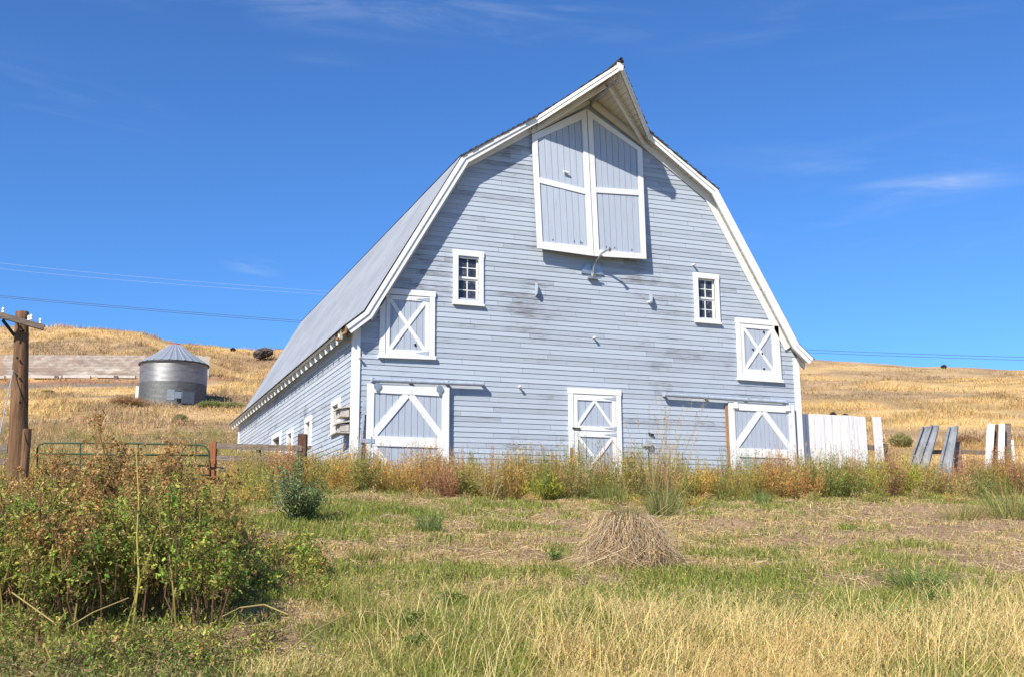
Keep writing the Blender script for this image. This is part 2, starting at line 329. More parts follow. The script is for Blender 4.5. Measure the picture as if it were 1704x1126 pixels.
def mat_foliage(name='foliage', tr=.35, rough=.6):
    m = M(name); at = m.n('ShaderNodeAttribute', attribute_name='col'); m.col(at.outputs['Color'], rough, .08)
    t = m.n('ShaderNodeBsdfTranslucent'); m.l(at.outputs['Color'], t.inputs[0]); x = m.n('ShaderNodeMixShader'); x.inputs[0].default_value = tr
    m.l(m.p.outputs[0], x.inputs[1]); m.l(t.outputs[0], x.inputs[2]); m.l(x.outputs[0], m.out.inputs[0]); return m.m
MF = mat_foliage()
def mat_ground():
    m = M('ground'); at = m.n('ShaderNodeAttribute', attribute_name='col'); n = m.noise(5, det=9, rough=.75); n2 = m.noise(28, det=6, rough=.7); big = m.noise(.35, det=6)
    c = m.mix(m.ramp(n2, .3, .7), (.62, .62, .62), (1.35, 1.35, 1.35)); c = m.mix(1., at.outputs['Color'], c, 'MULTIPLY')
    c = m.mix(m.ramp(n, .35, .65, 0, .5), c, m.mix(1., c, (.65, .6, .55), 'MULTIPLY'))
    m.col(c, .95, .1).bump(m.math('ADD', n, m.math('MULTIPLY', n2, .5)), .05); return m.m

# ------------------------------------------------------------------ ground sheet
GREEN = np.array([.21, .215, .08]); STRAW = np.array([.48, .37, .21]); DIRT = np.array([.37, .255, .155]); GOLD = np.array([.60, .41, .18]); BROWN = np.array([.40, .285, .175])
def fl(x, y):
    return (x-CAM[0])*FH[0]+(y-CAM[1])*FH[1], (x-CAM[0])*_r0[0]+(y-CAM[1])*_r0[1]
_gz = [(GV(u, v), r, k) for u, v, r, k in ((620, 858, .9, .8), (800, 858, 1., .8), (560, 870, 1.2, .4), (1520, 965, .8, 1.0), (1120, 985, .8, .9), (1250, 950, 1.2, .5), (300, 990, 1.8, .9), (950, 985, .7, .6), (1380, 880, 1.3, .5), (1700, 800, 1, .4), (720, 1060, 1., .3), (860, 1000, .8, .5))]
_dz = [(GV(u, v), r, k) for u, v, r, k in ((1620, 885, 1.8, 1.5), (1500, 850, 1.4, 1.2), (1690, 930, 1.2, 1.2), (1400, 900, 1., .6), (870, 925, 1., .7), (1180, 870, 1.0, .6), (760, 905, 1., .5), (1280, 905, 1., .4), (360, 1075, .7, .9), (1010, 870, .8, .6), (450, 815, .8, .8), (620, 920, .7, .4))]
def masks(x, y):
    f, l = fl(x, y)
    g = .36+(fbm(x, y, 2.1, 21, 5)-.47)*3.0; d = .14+(fbm(x, y, 2.0, 41, 5)-.47)*2.9
    for p, r, k in _gz: g = g+.45*k*np.exp(-((x-p[0])**2+(y-p[1])**2)/(r*r))
    for p, r, k in _dz: d = d+.55*k*np.exp(-((x-p[0])**2+(y-p[1])**2)/(r*r)); g = g-.4*k*np.exp(-((x-p[0])**2+(y-p[1])**2)/(r*r))
    for mx, my, r, h in MOUNDS:
        e = np.exp(-((x-mx)**2+(y-my)**2)/(r*r*.5)); d = d+.85*e; g = g-.6*e
    return np.clip(g, 0, 1), np.clip(d, 0, 1)
def hillcol(x, y):
    f, l = fl(x, y)
    n = np.clip((fbm(x+y*.3, y*2.2, .045, 61, 5)-.47)*5+.45, 0, 1)[..., None]; n2 = np.clip((fbm(x, y, .35, 71, 4)-.47)*4+.5, 0, 1)[..., None]
    c = GOLD*(1-n*.7)+BROWN*n*.7; c = c*(.8+.35*n2); pt = np.clip((fbm(x*1.5, y*.8, .16, 77, 4)-.50)*9, 0, 1)[..., None]*.55*np.clip((f-40)/30, 0, 1)[..., None]; c = c*(1-pt)+np.array([.30, .215, .135])*pt
    gr = np.clip((fbm(x, y, .12, 81, 3)-.56)*5, 0, .5)[..., None]*np.clip((75-f)/30, 0, 1)[..., None]
    c = c*(1-gr)+np.array([.17, .17, .06])*gr
    # reddish bare ground and gravel bench below the retaining wall
    b = (np.exp(-((f-110.5)/3.5)**2)*np.clip((-.24-l/np.maximum(f, 1))*30, 0, 1)*.8)[..., None]; c = c*(1-b)+np.array([.34, .16, .09])*b
    b = (np.exp(-((f-104.5)/3.)**2)*np.clip((-.26-l/np.maximum(f, 1))*30, 0, 1)*.95)[..., None]; c = c*(1-b)+np.array([.24, .20, .165])*b
    b = (np.exp(-((f-93.5)/1.5)**2)*np.clip((-.33-l/np.maximum(f, 1))*30, 0, 1)*.6)[..., None]; c = c*(1-b)+np.array([.22, .18, .15])*b
    # brown fern-brown slope right of the bin, below the skyline
    a = l/np.maximum(f, 1); b = (np.exp(-((f-133-80*(a+.28))/9.)**2)*np.clip((a+.30)*20, 0, 1)*np.clip((-.19-a)*30, 0, 1)*.75)[..., None]; c = c*(1-b)+np.array([.27, .18, .12])*b
    return c
def groundcol(x, y):
    f, l = fl(x, y); g, d = masks(x, y); g = g[..., None]; d = d[..., None]
    c = STRAW*.8*(1-g)+GREEN*.95*g; c = c*(1-d)+DIRT*d
    far = np.clip((f-24)/4, 0, 1)[..., None]
    return c*(1-far)+hillcol(x, y)*far
def ticks(segs):
    t = []
    for a, b, s in segs: t += list(np.arange(a, b, s))
    return np.array(t+[segs[-1][1]])
tf = ticks([(-600, -60, 60), (-60, 0, 4), (0, 4, .5), (4, 22, .085), (22, 30, .25), (30, 60, .6), (60, 170, .9), (170, 250, 5), (250, 900, 50)])
tl = ticks([(-900, -120, 60), (-120, -20, 2.), (-20, -9, .4), (-9, 11, .1), (11, 25, .4), (25, 120, 2.), (120, 900, 60)])
F_, L_ = np.meshgrid(tf, tl, indexing='ij'); X = CAM[0]+F_*FH[0]+L_*_r0[0]; Y = CAM[1]+F_*FH[1]+L_*_r0[1]
Z = zt(X, Y)
nf, nl = X.shape; idx = np.arange(nf*nl).reshape(nf, nl)
b = Buf(); b.add(np.stack([X, Y, Z], -1).reshape(-1, 3), np.stack([idx[:-1, :-1], idx[:-1, 1:], idx[1:, 1:], idx[1:, :-1]], -1).reshape(-1, 4), groundcol(X, Y).reshape(-1, 3))
tag(b.build('ground', mat_ground(), smooth=True), kind='structure')

# ------------------------------------------------------------------ barn
HW, D, Z0 = 5.8, 19.08, -1.5
OV, OVB, PH = .285, .62, 1.74
XE, ZE, XF, ZF, XK, ZK, ZR, XJ = 6.09, 2.70, 5.67, 3.05, 3.437, 6.922, 9.176, 1.50
zj = ZR-(ZR-ZK)*XJ/XK
barn = empty('barn', (0, 0, -.7), 'big pale blue gambrel barn with white trim and a pointed hay hood', 'barn')
PATHL = [(-XE, ZE), (-XF, ZF), (-XK, ZK), (0, ZR)]
def roofz(x, off=.0):
    x = abs(x); return float(np.interp(x, [0, XK, XF, XE], [ZR, ZK, ZF, ZE]))-off
def halfwidth(z, off):
    # half width of gable at height z under the roof line lowered by off
    zz = z+off
    if zz <= 2.95: return HW
    return min(HW, float(np.interp(zz, [ZE, ZF, ZK, ZR], [XE, XF, XK, 0])))
def offset_path(path, h):
    P = [np.array(p, float) for p in path]; out = []
    ns = []
    for a, b_ in zip(P[:-1], P[1:]):
        d = (b_-a)/np.linalg.norm(b_-a); ns.append(np.array([d[1], -d[0]]))
    for i, p in enumerate(P):
        if i == 0: out.append(p+ns[0]*h)
        elif i == len(P)-1:
            n = ns[-1]; out.append(np.array([p[0], (p+n*h)[1]-n[0]*h*0])) if p[0] != 0 else out.append(np.array([0, p[1]-h/abs(n[1])]))
        else:
            m = ns[i-1]+ns[i]; m /= np.linalg.norm(m); out.append(p+m*h/(m@ns[i]))
    return out
def ribbon(bf, path, h0, h1, y0, y1, mir=False, c=None):
    A = offset_path(path, h0); B = offset_path(path, h1)
    for i in range(len(path)-1):
        q = [(A[i][0], y0, A[i][1]), (A[i+1][0], y0, A[i+1][1]), (B[i+1][0], y0, B[i+1][1]), (B[i][0], y0, B[i][1])]
        if mir: q = [(-a, b_, c_) for a, b_, c_ in q]
        bf.prism(q, (0, y1-y0, 0), c)
# openings: wall rectangles (x0,x1,z0,z1)
WIN_F = []
for (a, b_, c_, d_) in (((753.3, 415.9), (803.3, 419.6), (754.2, 506.9), (804.2, 508.5)), ((1152.5, 453.5), (1194.4, 457.5), (1156.5, 536.4), (1197.5, 538.7))):
    p = [WP(*q) for q in (a, b_, c_, d_)]; WIN_F.append((min((p[0][0]+p[2][0])/2, 9), (p[1][0]+p[3][0])/2, (p[2][2]+p[3][2])/2, (p[0][2]+p[1][2])/2))
CAS = .115
OPEN_F = [(x0+CAS, x1-CAS, z0+CAS*.9, z1-CAS*1.2) for x0, x1, z0, z1 in WIN_F]
SIDEW = [(1.24, 2.12, .57, 1.36), (4.62, 5.42, .57, 1.33), (7.28, 8.15, .55, 1.30), (9.3, 10.85, .3, 1.40), (13.2, 14.2, .25, 1.1), (16.6, 17.9, .2, 1.0)]
def courses(bf, axis, lo_fn, hi_fn, fixed, sgn, z0, z1, openings):
    """lap siding: each course a tilted board, thick edge down"""
    z = z0
    while z < z1:
        zt_ = min(z+PITCH, z1); zm = z+PITCH*.5
        a, b2 = lo_fn(zm), hi_fn(zm)
        at, bt = lo_fn(zt_), hi_fn(zt_); ab, bb = lo_fn(z), hi_fn(z)
        if b2-a < .05: break
        cuts = [(o[0], o[1]) for o in openings if o[2] < zm < o[3]]; cuts.sort(); seg = []; s_ = None
        cur = (ab, at)
        for c0, c1 in cuts: seg.append((cur, (c0, c0))); cur = (c1, c1)
        seg.append((cur, (bb, bt)))
        for (lb, lt), (rb, rtp) in seg:
            o1 = .0145+random.random()*.004; o2 = .003
            def V(al, of, zz): return (al, fixed+sgn*of, zz) if axis == 0 else (fixed+sgn*of, al, zz)
            zb = z-.004
            v = [V(lb, o1, zb), V(rb, o1, zb), V(rtp, o2, zt_), V(lt, o2, zt_), V(lb, -.02, zb), V(rb, -.02, zb), V(rtp, -.02, zt_), V(lt, -.02, zt_)]
            f = [[0, 1, 2, 3], [4, 5, 1, 0], [5, 6, 2, 1], [7, 4, 0, 3], [6, 7, 3, 2], [7, 6, 5, 4]]
            bf.add(v, f)
        z += PITCH
Zs = -1.0-PITCH*4
b = Buf(); courses(b, 0, lambda z: -halfwidth(z, .14)+.02, lambda z: halfwidth(z, .14)-.02, 0, -1, Zs, ZR-.16, OPEN_F); b.build('front_wall', MS, barn)
b = Buf(); courses(b, 0, lambda z: -halfwidth(z, .14)+.02, lambda z: halfwidth(z, .14)-.02, D, 1, Zs, ZR-.16, []); b.build('back_wall', MS, barn)
b = Buf(); courses(b, 1, lambda z: .03, lambda z: D-.03, -HW, -1, Zs, 2.80, [(a+.12, b_-.12, c_+.1, d_-.13) for a, b_, c_, d_ in SIDEW]); b.build('side_wall', MS, barn)
b = Buf(); courses(b, 1, lambda z: .03, lambda z: D-.03, HW, 1, Zs, 2.80, []); b.build('side_wall', MS, barn)
for sx in (-1, 1):
    for yy, sy in ((0, -1), (D, 1)):
        b = Buf(); c = Buf()
        x0 = sx*(HW+.045)
        top_o = roofz(HW+.03)-.16
        b.box((min(x0, x0-sx*.16), min(yy+sy*.045, yy), Z0), (max(x0, x0-sx*.16), max(yy+sy*.045, yy), top_o-.02))
        b.box((min(x0, x0-sx*.042), min(yy-sy*.002, yy-sy*.13), Z0), (max(x0, x0-sx*.042), max(yy-sy*.002, yy-sy*.13), top_o-.01))
        b.build('corner_board', MW, barn)
# frieze boards on the gable, following the roof
PW = [(-XF, ZF), (-XK, ZK), (0, ZR)]
for mir in (False, True):
    b = Buf(); ribbon(b, PW, .10, .27, -.055, -.024, mir); b.build('frieze_board', MW, barn)
# roof
b = Buf()
for mir in (False, True):
    sg = 1 if mir else -1
    # lower slopes: deck (y from -OV to D+OVB)
    ribbon(b, PATHL[:3], 0.012, .075, -OV, D+OVB, mir)
    # upper slope with hood extension
    def up(x, y, o=0.): return np.array([sg*x, y, roofz(x)-o])
    n = np.array([-(ZR-ZK)*sg*-1, 0, XK]); n = n/np.linalg.norm(n); n = np.array([sg*(ZR-ZK), 0, XK])/math.hypot(ZR-ZK, XK)
    poly = [up(XK, -OV), up(XJ, -OV), up(0, -PH), up(0, D+OVB), up(XK, D+OVB)]
    b.prism([p-n*.075 for p in poly], n*.06)
roof = b.build('roof', MSO, barn)
# shingle courses on the upper slopes (run out unevenly over the hood edge)
for sg in (-1, 1):
    b = Buf(); slen = math.hypot(XK, ZR-ZK); n = np.array([sg*(ZR-ZK), 0, XK])/slen; dn = np.array([sg*XK, 0, -(ZR-ZK)])/slen
    k = 0; s_ = 0.0
    while s_ < slen-.02:
        e = min(s_+.17, slen+.03); 
        for q, (ya, yb) in enumerate(((0, 3.), (3., D+OVB))):
            def yedge(s0):
                x = XK*s0/slen
                return -OV-(PH-OV)*(1-x/XJ) if x < XJ else -OV
            jit = -.062-random.random()*.035
            y0a = yedge(s_)+jit if q == 0 else ya; y0b = yedge(e)+jit if q == 0 else ya
            A = np.array([0, 0, ZR])+dn*s_; Bp = np.array([0, 0, ZR])+dn*e
            lo_ = .004; hi_ = .03+random.random()*.02
            v = [A+n*lo_+[0, y0a, 0], A+n*lo_+[0, yb, 0], Bp+n*hi_+[0, yb, 0], Bp+n*hi_+[0, y0b, 0]]
            w = [A-n*.010+[0, y0a, 0], A-n*.010+[0, yb, 0], Bp-n*.010+[0, yb, 0], Bp-n*.010+[0, y0b, 0]]
            b.add(v+w, [[0, 1, 2, 3], [7, 6, 5, 4], [0, 3, 7, 4], [3, 2, 6, 7], [1, 0, 4, 5], [2, 1, 5, 6]])
        s_ += .16
    b.build('shingles', MSH, roof)
b = Buf(); b.beam((0, -PH-.06, ZR+.03), (0, D+OVB, ZR+.03), .16, .05); b.build('ridge_cap', MSH, roof)
# corrugated metal on the lower slopes
for sg in (-1, 1):
    wl = .076; ny = int((D+OVB+OV)/wl*6); ys = np.linspace(-OV-.015, D+OVB, ny); pth = offset_path([(XE+.04, ZE-.034), (XF, ZF), (XK, ZK+.0)], 0)
    pth = [np.array([XE+.05, ZE-.042]), np.array([XF, ZF]), np.array([XK-.02, ZK+.013])]
    pth = [pth[0], pth[1]*.6+pth[0]*.4, pth[1]+np.array([0, .004]), pth[1]*.85+pth[2]*.15]+[pth[1]*(1-t)+pth[2]*t for t in (.4, .7, 1.)]
    amp = .012*np.sin(2*np.pi*ys/wl); V = []
    for p in pth: V.append(np.stack([np.full(ny, sg*p[0])+sg*(amp*.7+.018), ys, np.full(ny, p[1])+amp*.7+.018], -1))
    V = np.array(V); m_ = len(pth); idx = np.arange(m_*ny).reshape(m_, ny)
    b = Buf(); b.add(V.reshape(-1, 3), np.stack([idx[:-1, :-1], idx[:-1, 1:], idx[1:, 1:], idx[1:, :-1]], -1).reshape(-1, 4)); b.build('metal_sheet', MRM, roof, smooth=True)
# bargeboards: front and back, lower slopes plus straight part of the upper slopes
for mir in (False, True):
    PB = [(-XE, ZE), (-XF, ZF), (-XK, ZK), (-XJ, zj)]
    b = Buf(); ribbon(b, PB, .012, .10, -OV-.055, -OV-.004, mir); ribbon(b, PB, .10, .205, -OV-.03, -OV-.002, mir)
    b.build('bargeboard', MW, roof)
    PBb = [(-XE, ZE), (-XF, ZF), (-XK, ZK), (0, ZR)]
    b = Buf(); ribbon(b, PBb, -.01, .2, D+OVB+.002, D+OVB+.04, mir); b.build('bargeboard', MW, roof)
    sg = 1 if mir else -1
    # hood fascia (slanting forward to the tip)
    A = np.array([sg*XJ, -OV-.02, zj]); T = np.array([0, -PH-.02, ZR])
    b = Buf(); out = np.array([sg*(PH-OV), -XJ, 0])/math.hypot(PH-OV, XJ); out = np.array([sg*abs(out[0]), out[1], 0])
    for (z0, z1, o0, o1) in ((-.03, -.11, 0, .05), (-.11, -.20, 0, .025)):
        b.prism([A+[0, 0, z0], T+[0, 0, z0], T+[0, 0, z1], A+[0, 0, z1]], out*(o1-o0)+0)
    b.build('hood_fascia', MWF if not mir else MW, roof)
    # soffit under rake: planks seen from below
    b = Buf(); s0 = 0
    segs = [((XE-.03, ZE), (XF, ZF)), ((XF, ZF), (XK, ZK)), ((XK, ZK), (XJ, zj))]
    for (a, c_) in segs:
        a = np.array(a); c_ = np.array(c_); ln = np.linalg.norm(c_-a); d = (c_-a)/ln; nn = np.array([-d[1], d[0]]);
        if nn[1] > 0: nn = -nn
        k = int(ln/.17)+1
        for i in range(k):
            p = a+d*ln*i/k+d*.004; q = a+d*ln*(i+1)/k-d*.004; h0 = .077+random.random()*.004
            pts = [(sg*(p+nn*h0)[0], -OV+.004, (p+nn*h0)[1]), (sg*(q+nn*h0)[0], -OV+.004, (q+nn*h0)[1]), (sg*(q+nn*(h0+.02))[0], -OV+.004, (q+nn*(h0+.02))[1]), (sg*(p+nn*(h0+.02))[0], -OV+.004, (p+nn*(h0+.02))[1])]
            b.prism(pts, (0, OV-.062, 0))
    b.build('soffit', MSO, roof)
    # hood soffit planks: run across (parallel to y) in strips down the slope
    b = Buf(); n = np.array([sg*(ZR-ZK), 0, XK])/math.hypot(ZR-ZK, XK); k = 12
    for i in range(k):
        xa = .02+(XJ-.02)*i/k+.003; xb = .02+(XJ-.02)*(i+1)/k-.003
        def yf(x): return -OV-(PH-OV)*(1-x/XJ)+.03
        h = .078+random.random()*.004
        pts = [np.array([sg*xa, yf(xa), roofz(xa)]), np.array([sg*xb, yf(xb), roofz(xb)]), np.array([sg*xb, -.06, roofz(xb)]), np.array([sg*xa, -.06, roofz(xa)])]
        b.prism([p-n*h for p in pts], -n*.02)
    b.build('hood_soffit', MSO, roof)
    # diagonal brace under the hood
    b = Buf(); b.beam((sg*.05, -PH*.62, ZR-.30), (sg*(XJ-.03), -.14, zj-.27), .06, .09); b.beam((sg*.03, -.1, ZR-.32), (sg*(XJ+.1), -.1, roofz(XJ+.1)-.3), .07, .1); b.build('brace', MSO, roof)
b = Buf(); b.beam((0, -.05, ZR-.24), (0, -PH+.25, ZR-.24), .08, .12); b.build('ridge_beam', MSO, roof)
b = Buf(); b.beam((0, .3, ZR-.36), (0, -PH+.5, ZR-.34), .05, .06); 
for i in range(7): b.tube([(random.uniform(-.05, .05), -PH+.5-.05*i, ZR-.33), (random.uniform(-.09, .09), -PH+.45-.05*i, ZR-.40)], .018, 6)
b.build('hay_track', MGA, roof)
# broken tip of the hood
b = Buf(); b.prism([(-.09, -PH-.06, ZR-.02), (.09, -PH-.06, ZR-.02), (.05, -PH-.06, ZR-.2), (-.05, -PH-.06, ZR-.22)], (0, .035, 0)); b.build('hood_tip', MWF, roof)
b = Buf(); b.beam((0, -PH-.10, ZR+.07), (0, -PH+.2, ZR+.05), .05, .06); b.beam((0, -PH-.09, ZR-.01), (0, -PH-.08, ZR+.09), .05, .05); b.build('ridge_stub', MDK, roof)
# eaves: rafter tails
for sg in (-1, 1):
    k = 31
    for i in range(k):
        y = .75+i*(D+.2-.75)/(k-1) if sg < 0 else -.0+i*(D)/(k-1)
        b = Buf(); xo = XE-.02
        pts = [(sg*(HW+.022), y, roofz(HW)-.07), (sg*xo, y, roofz(XE)-.075), (sg*xo, y, roofz(XE)-.10), (sg*(xo-.15), y, roofz(XE)-.17+.05), (sg*(HW+.022), y, roofz(HW)-.20)]
        pts = [(sg*(HW+.022), y, roofz(HW)-.08), (sg*xo, y, ZE-.07), (sg*(xo-.03), y, ZE-.235), (sg*(HW+.022), y, roofz(HW)-.27)]
        b.prism(pts, (0, .06, 0)); b.build('rafter_tail', MW, roof)
    b = Buf(); b.beam((sg*(XE-.01), -OV+.02 if sg > 0 else .72, ZE-.035), (sg*(XE-.01), D+OVB-.02, ZE-.035), .03, .05); b.build('eave_board', MW, roof)
b = Buf(); b.beam((-XE+.02, -OV+.01, ZE-.08), (-XE+.02, .70, ZE-.08), .03, .14); b.build('eave_board', MWB, roof)
b = Buf(); b.beam((-XE, .02, ZE-.02), (-XE-.01, .10, ZE-.22), .02, .07, (1, 0, 0)); b.build('splinter', MWF, roof); b = Buf(); b.beam((-XE, .30, ZE-.03), (-XE, .26, ZE-.16), .02, .06, (1, 0, 0)); b.build('splinter', MWF, roof)

# --- panels on the front wall
class Panel:
    """bilinear door leaf: corners bl, br, tr, tl"""
    def __init__(s, bl, br, tr, tl): s.q = [np.array(x, float) for x in (bl, br, tr, tl)]; s.nr = np.array([0, -1., 0])
    def at(s, a, t): q = s.q; return q[0]*(1-a)*(1-t)+q[1]*a*(1-t)+q[2]*a*t+q[3]*(1-a)*t
    def quad(s, b, a0, a1, t0, t1, o0, o1):
        P = [s.at(a0, t0), s.at(a1, t0), s.at(a1, t1), s.at(a0, t1)]; b.prism([p+s.nr*o0 for p in P], s.nr*(o1-o0))
    def strip(s, b, p, q, w, o0, o1):
        A = s.at(*p); B = s.at(*q); d = B-A; d /= np.linalg.norm(d); sd_ = np.cross(d, s.nr)*w/2
        b.prism([A-sd_+s.nr*o0, B-sd_+s.nr*o0, B+sd_+s.nr*o0, A+sd_+s.nr*o0], s.nr*(o1-o0))
    def boards(s, b, n, o0, o1, t1=1., a0=0., a1=1., t0=0.):
        for i in range(n):
            j = random.random()*.006; s.quad(b, a0+(a1-a0)*(i+.03)/n, a0+(a1-a0)*(i+.97)/n, t0, t1, o0, o1+j)
        s.quad(b, a0+.003, a1-.003, t0+.002, t1-.002, o0-.01, o0+.002)
    def wh(s): return np.linalg.norm(s.q[1]-s.q[0]), np.linalg.norm(s.q[3]-s.q[0])
# hay doors
def leaf(bl, br, tr, tl, mid, name, handle=None):
    P = Panel(bl, br, tr, tl); w, h = P.wh(); b = Buf(); P.boards(b, 9, .0, .022); o = b.build(name, MB, barn)
    b = Buf(); fw_ = .13/w; fb = .17/h
    P.quad(b, 0, fw_, 0, 1, .028, .055); P.quad(b, 1-fw_, 1, 0, 1, .028, .055)
    P.quad(b, fw_+.002, 1-fw_-.002, 0, fb, .028, .052); P.quad(b, fw_+.002, 1-fw_-.002, 1-.17/h, 1, .028, .052); P.strip(b, (fw_+.002, mid[0]), (1-fw_-.002, mid[1]), .135, .028, .052)
    b.build('door_frame', MW, o)
    b = Buf()
    for i in range(4):
        b = Buf(); a = random.uniform(.15, .85); c_ = P.at(a, fb+.02+random.random()*.01)-np.array([0, .033, 0]); b.prism([c_+[-.012, 0, -.03], c_+[.012, 0, -.03], c_+[.008, 0, .03]], (0, -.002, 0)); b.build('knot_hole', MDK, o)
    return o, P
tl = WP(884, 226, -.06); bl = WP(893.6, 414, -.20); cb = WP(987.2, 427, -.24); ct = WP(975.0, 183, -.07); br = WP(1074, 432, -.20); trr = WP(1067.0, 249, -.06)
g_ = np.array([.012, 0, 0])
o1, P1 = leaf(bl, cb-g_, ct-g_, tl, (.585, .435), 'hay_door'); o2, P2 = leaf(cb+g_, br, trr, ct+g_, (.455, .575), 'hay_door')
b = Buf(); c_ = P1.at(.56, .60); b.tube([c_+[0, -.03, 0], c_+[0, -.09, 0]], .03, 8); b.tube([c_+[-.06, -.09, 0], c_+[.07, -.09, -.02]], .025, 8); b.build('door_knob', MGC, o1)
# track lines above the hay doors
for sg, A, B in ((-1, WP(886, 219, -.1), WP(960, 184, -.1)), (1, WP(985, 180, -.1), WP(1066, 242, -.1))):
    b = Buf(); b.beam(A+[0, 0, .06], B+[0, 0, .05], .06, .05); b.build('hay_door_rail', MSO, barn)
# windows
def window(rect, panes=(2, 4)):
    x0, x1, z0, z1 = rect; b = Buf(); c = CAS
    b.box((x0-.012, -.052, z1-c*1.2), (x1+.012, -.012, z1)); b.box((x0, -.05, z0+.03), (x0+c, -.012, z1-c*1.2-.001)); b.box((x1-c, -.05, z0+.03), (x1, -.012, z1-c*1.2-.001))
    w = b.build('window', MW, barn)
    b = Buf(); b.box((x0+c+.001, -.049, z0+.03), (x1-c-.001, -.012, z0+c*.9)); b.box((x0-.015, -.085, z0-.02), (x1+.015, -.012, z0+.028)); b.build('sill', MW, w)
    i0, i1, k0, k1 = x0+c, x1-c, z0+c*.9, z1-c*1.2; dp = .11
    b = Buf(); b.box((i0-.02, -.012, k0-.02), (i0, dp, k1+.02)); b.box((i1, -.012, k0-.02), (i1+.02, dp, k1+.02)); b.box((i0, -.012, k0-.02), (i1, dp, k0)); b.box((i0, -.012, k1), (i1, dp, k1+.02)); b.build('jamb', MW, w)
    mz = (k0+k1)/2+.0; b = Buf(); s_ = .038
    for (a0, a1, yy) in ((k0, mz, .062), (mz, k1, .036)):
        b.box((i0+.002, yy, a0+.002), (i0+s_, yy+.03, a1-.002)); b.box((i1-s_, yy, a0+.002), (i1-.002, yy+.03, a1-.002)); b.box((i0+s_, yy+.001, a0+.002), (i1-s_, yy+.029, a0+s_+.01)); b.box((i0+s_, yy+.001, a1-s_), (i1-s_, yy+.029, a1-.002))
        b.box(((i0+i1)/2-.012, yy+.004, a0+s_+.01), ((i0+i1)/2+.012, yy+.026, a1-s_)); mm = (a0+a1)/2
        b.box((i0+s_, yy+.006, mm-.010), ((i0+i1)/2-.012, yy+.024, mm+.010)); b.box(((i0+i1)/2+.012, yy+.006, mm-.010), (i1-s_, yy+.024, mm+.010))
    b.build('sash', MW, w)
    b = Buf(); b.box((i0+.004, .078, k0+.004), (i1-.004, .081, mz)); b.box((i0+.004, .050, mz), (i1-.004, .053, k1-.004)); b.build('pane', MGS, w)
    b = Buf(); b.box((i0-.3, .6, k0-.3), (i1+.3, .62, k1+.3)); b.build('dark_interior_sheet', simple('dark_interior', (.03, .03, .035), .9), w)  # near-black sheet: the darkness of the unlit barn interior put into its colour
for r in WIN_F: window(r)
# loft doors (X braced)
def loft(pts, hinge_right, holes):
    P = Panel(*[WP(*q) for q in pts]); w, h = P.wh(); c = .13
    a = c/w; t = .12/h
    b = Buf(); P.quad(b, -.012, 1.012, 1-.13/h, 1, .02, .058); P.quad(b, 0, a, .03, 1-.13/h-.001, .022, .055); P.quad(b, 1-a, 1, .03, 1-.13/h-.001, .022, .055)
    if not hinge_right: P.quad(b, a+.001, 1-a-.001, .03, .09, .022, .055)
    o = b.build('loft_door', MW, barn)
    b = Buf(); P.quad(b, -.018, 1.018, -.025, .028, .02, .09); b.build('sill', MW, o)
    e0 = .03 if hinge_right else .092; A0, A1, T0, T1 = a+.012, 1-a-.006, e0, 1-.13/h-.012
    b = Buf(); P.boards(b, 7, .012, .024, T1, A0, A1, T0); lf = b.build('door_leaf', MB, o)
    b = Buf(); fa = .085/w; ft = .10/h
    P.quad(b, A0, A0+fa, T0, T1, .032, .05); P.quad(b, A1-fa, A1, T0, T1, .032, .05); P.quad(b, A0+fa, A1-fa, T0, T0+ft*1.15, .032, .049); P.quad(b, A0+fa, A1-fa, T1-ft, T1, .032, .049)
    P.strip(b, (A0+fa, T0+ft*1.1), (A1-fa, T1-ft), .085, .032, .047); P.strip(b, (A0+fa, T1-ft), (A1-fa, T0+ft*1.1), .085, .031, .044)
    b.build('brace', MW, o)
    if hinge_right:
        b = Buf()
        for tt in (T1-ft*.6, T0+ft*.55):
            b = Buf(); p = P.at(A1, tt); q = P.at(A1-.24, tt); b.prism([p+[0, -.052, -.05], p+[0, -.052, .05], q+[0, -.052, 0]], (0, -.006, 0)); b.build('hinge', MGL, o)
    b = Buf()
    for (u, v) in holes:
        b = Buf(); p = WP(u, v, -.0405); b.prism([p+np.array([math.cos(k*math.pi/4)*.028, 0, math.sin(k*math.pi/4)*.034]) for k in range(8)], (0, -.004, 0)); b.build('knot_hole', MDK, o)
loft(((630.2, 592.5), (722.2, 596), (723, 486.0), (632, 479.6)), True, [(691, 573.5)])
loft(((1226.7, 629.5), (1299.5, 634.5), (1292.8, 535.0), (1222.5, 528.8)), False, [(1253, 581), (1268.5, 588), (1271, 552.5), (1271.5, 613.5)])
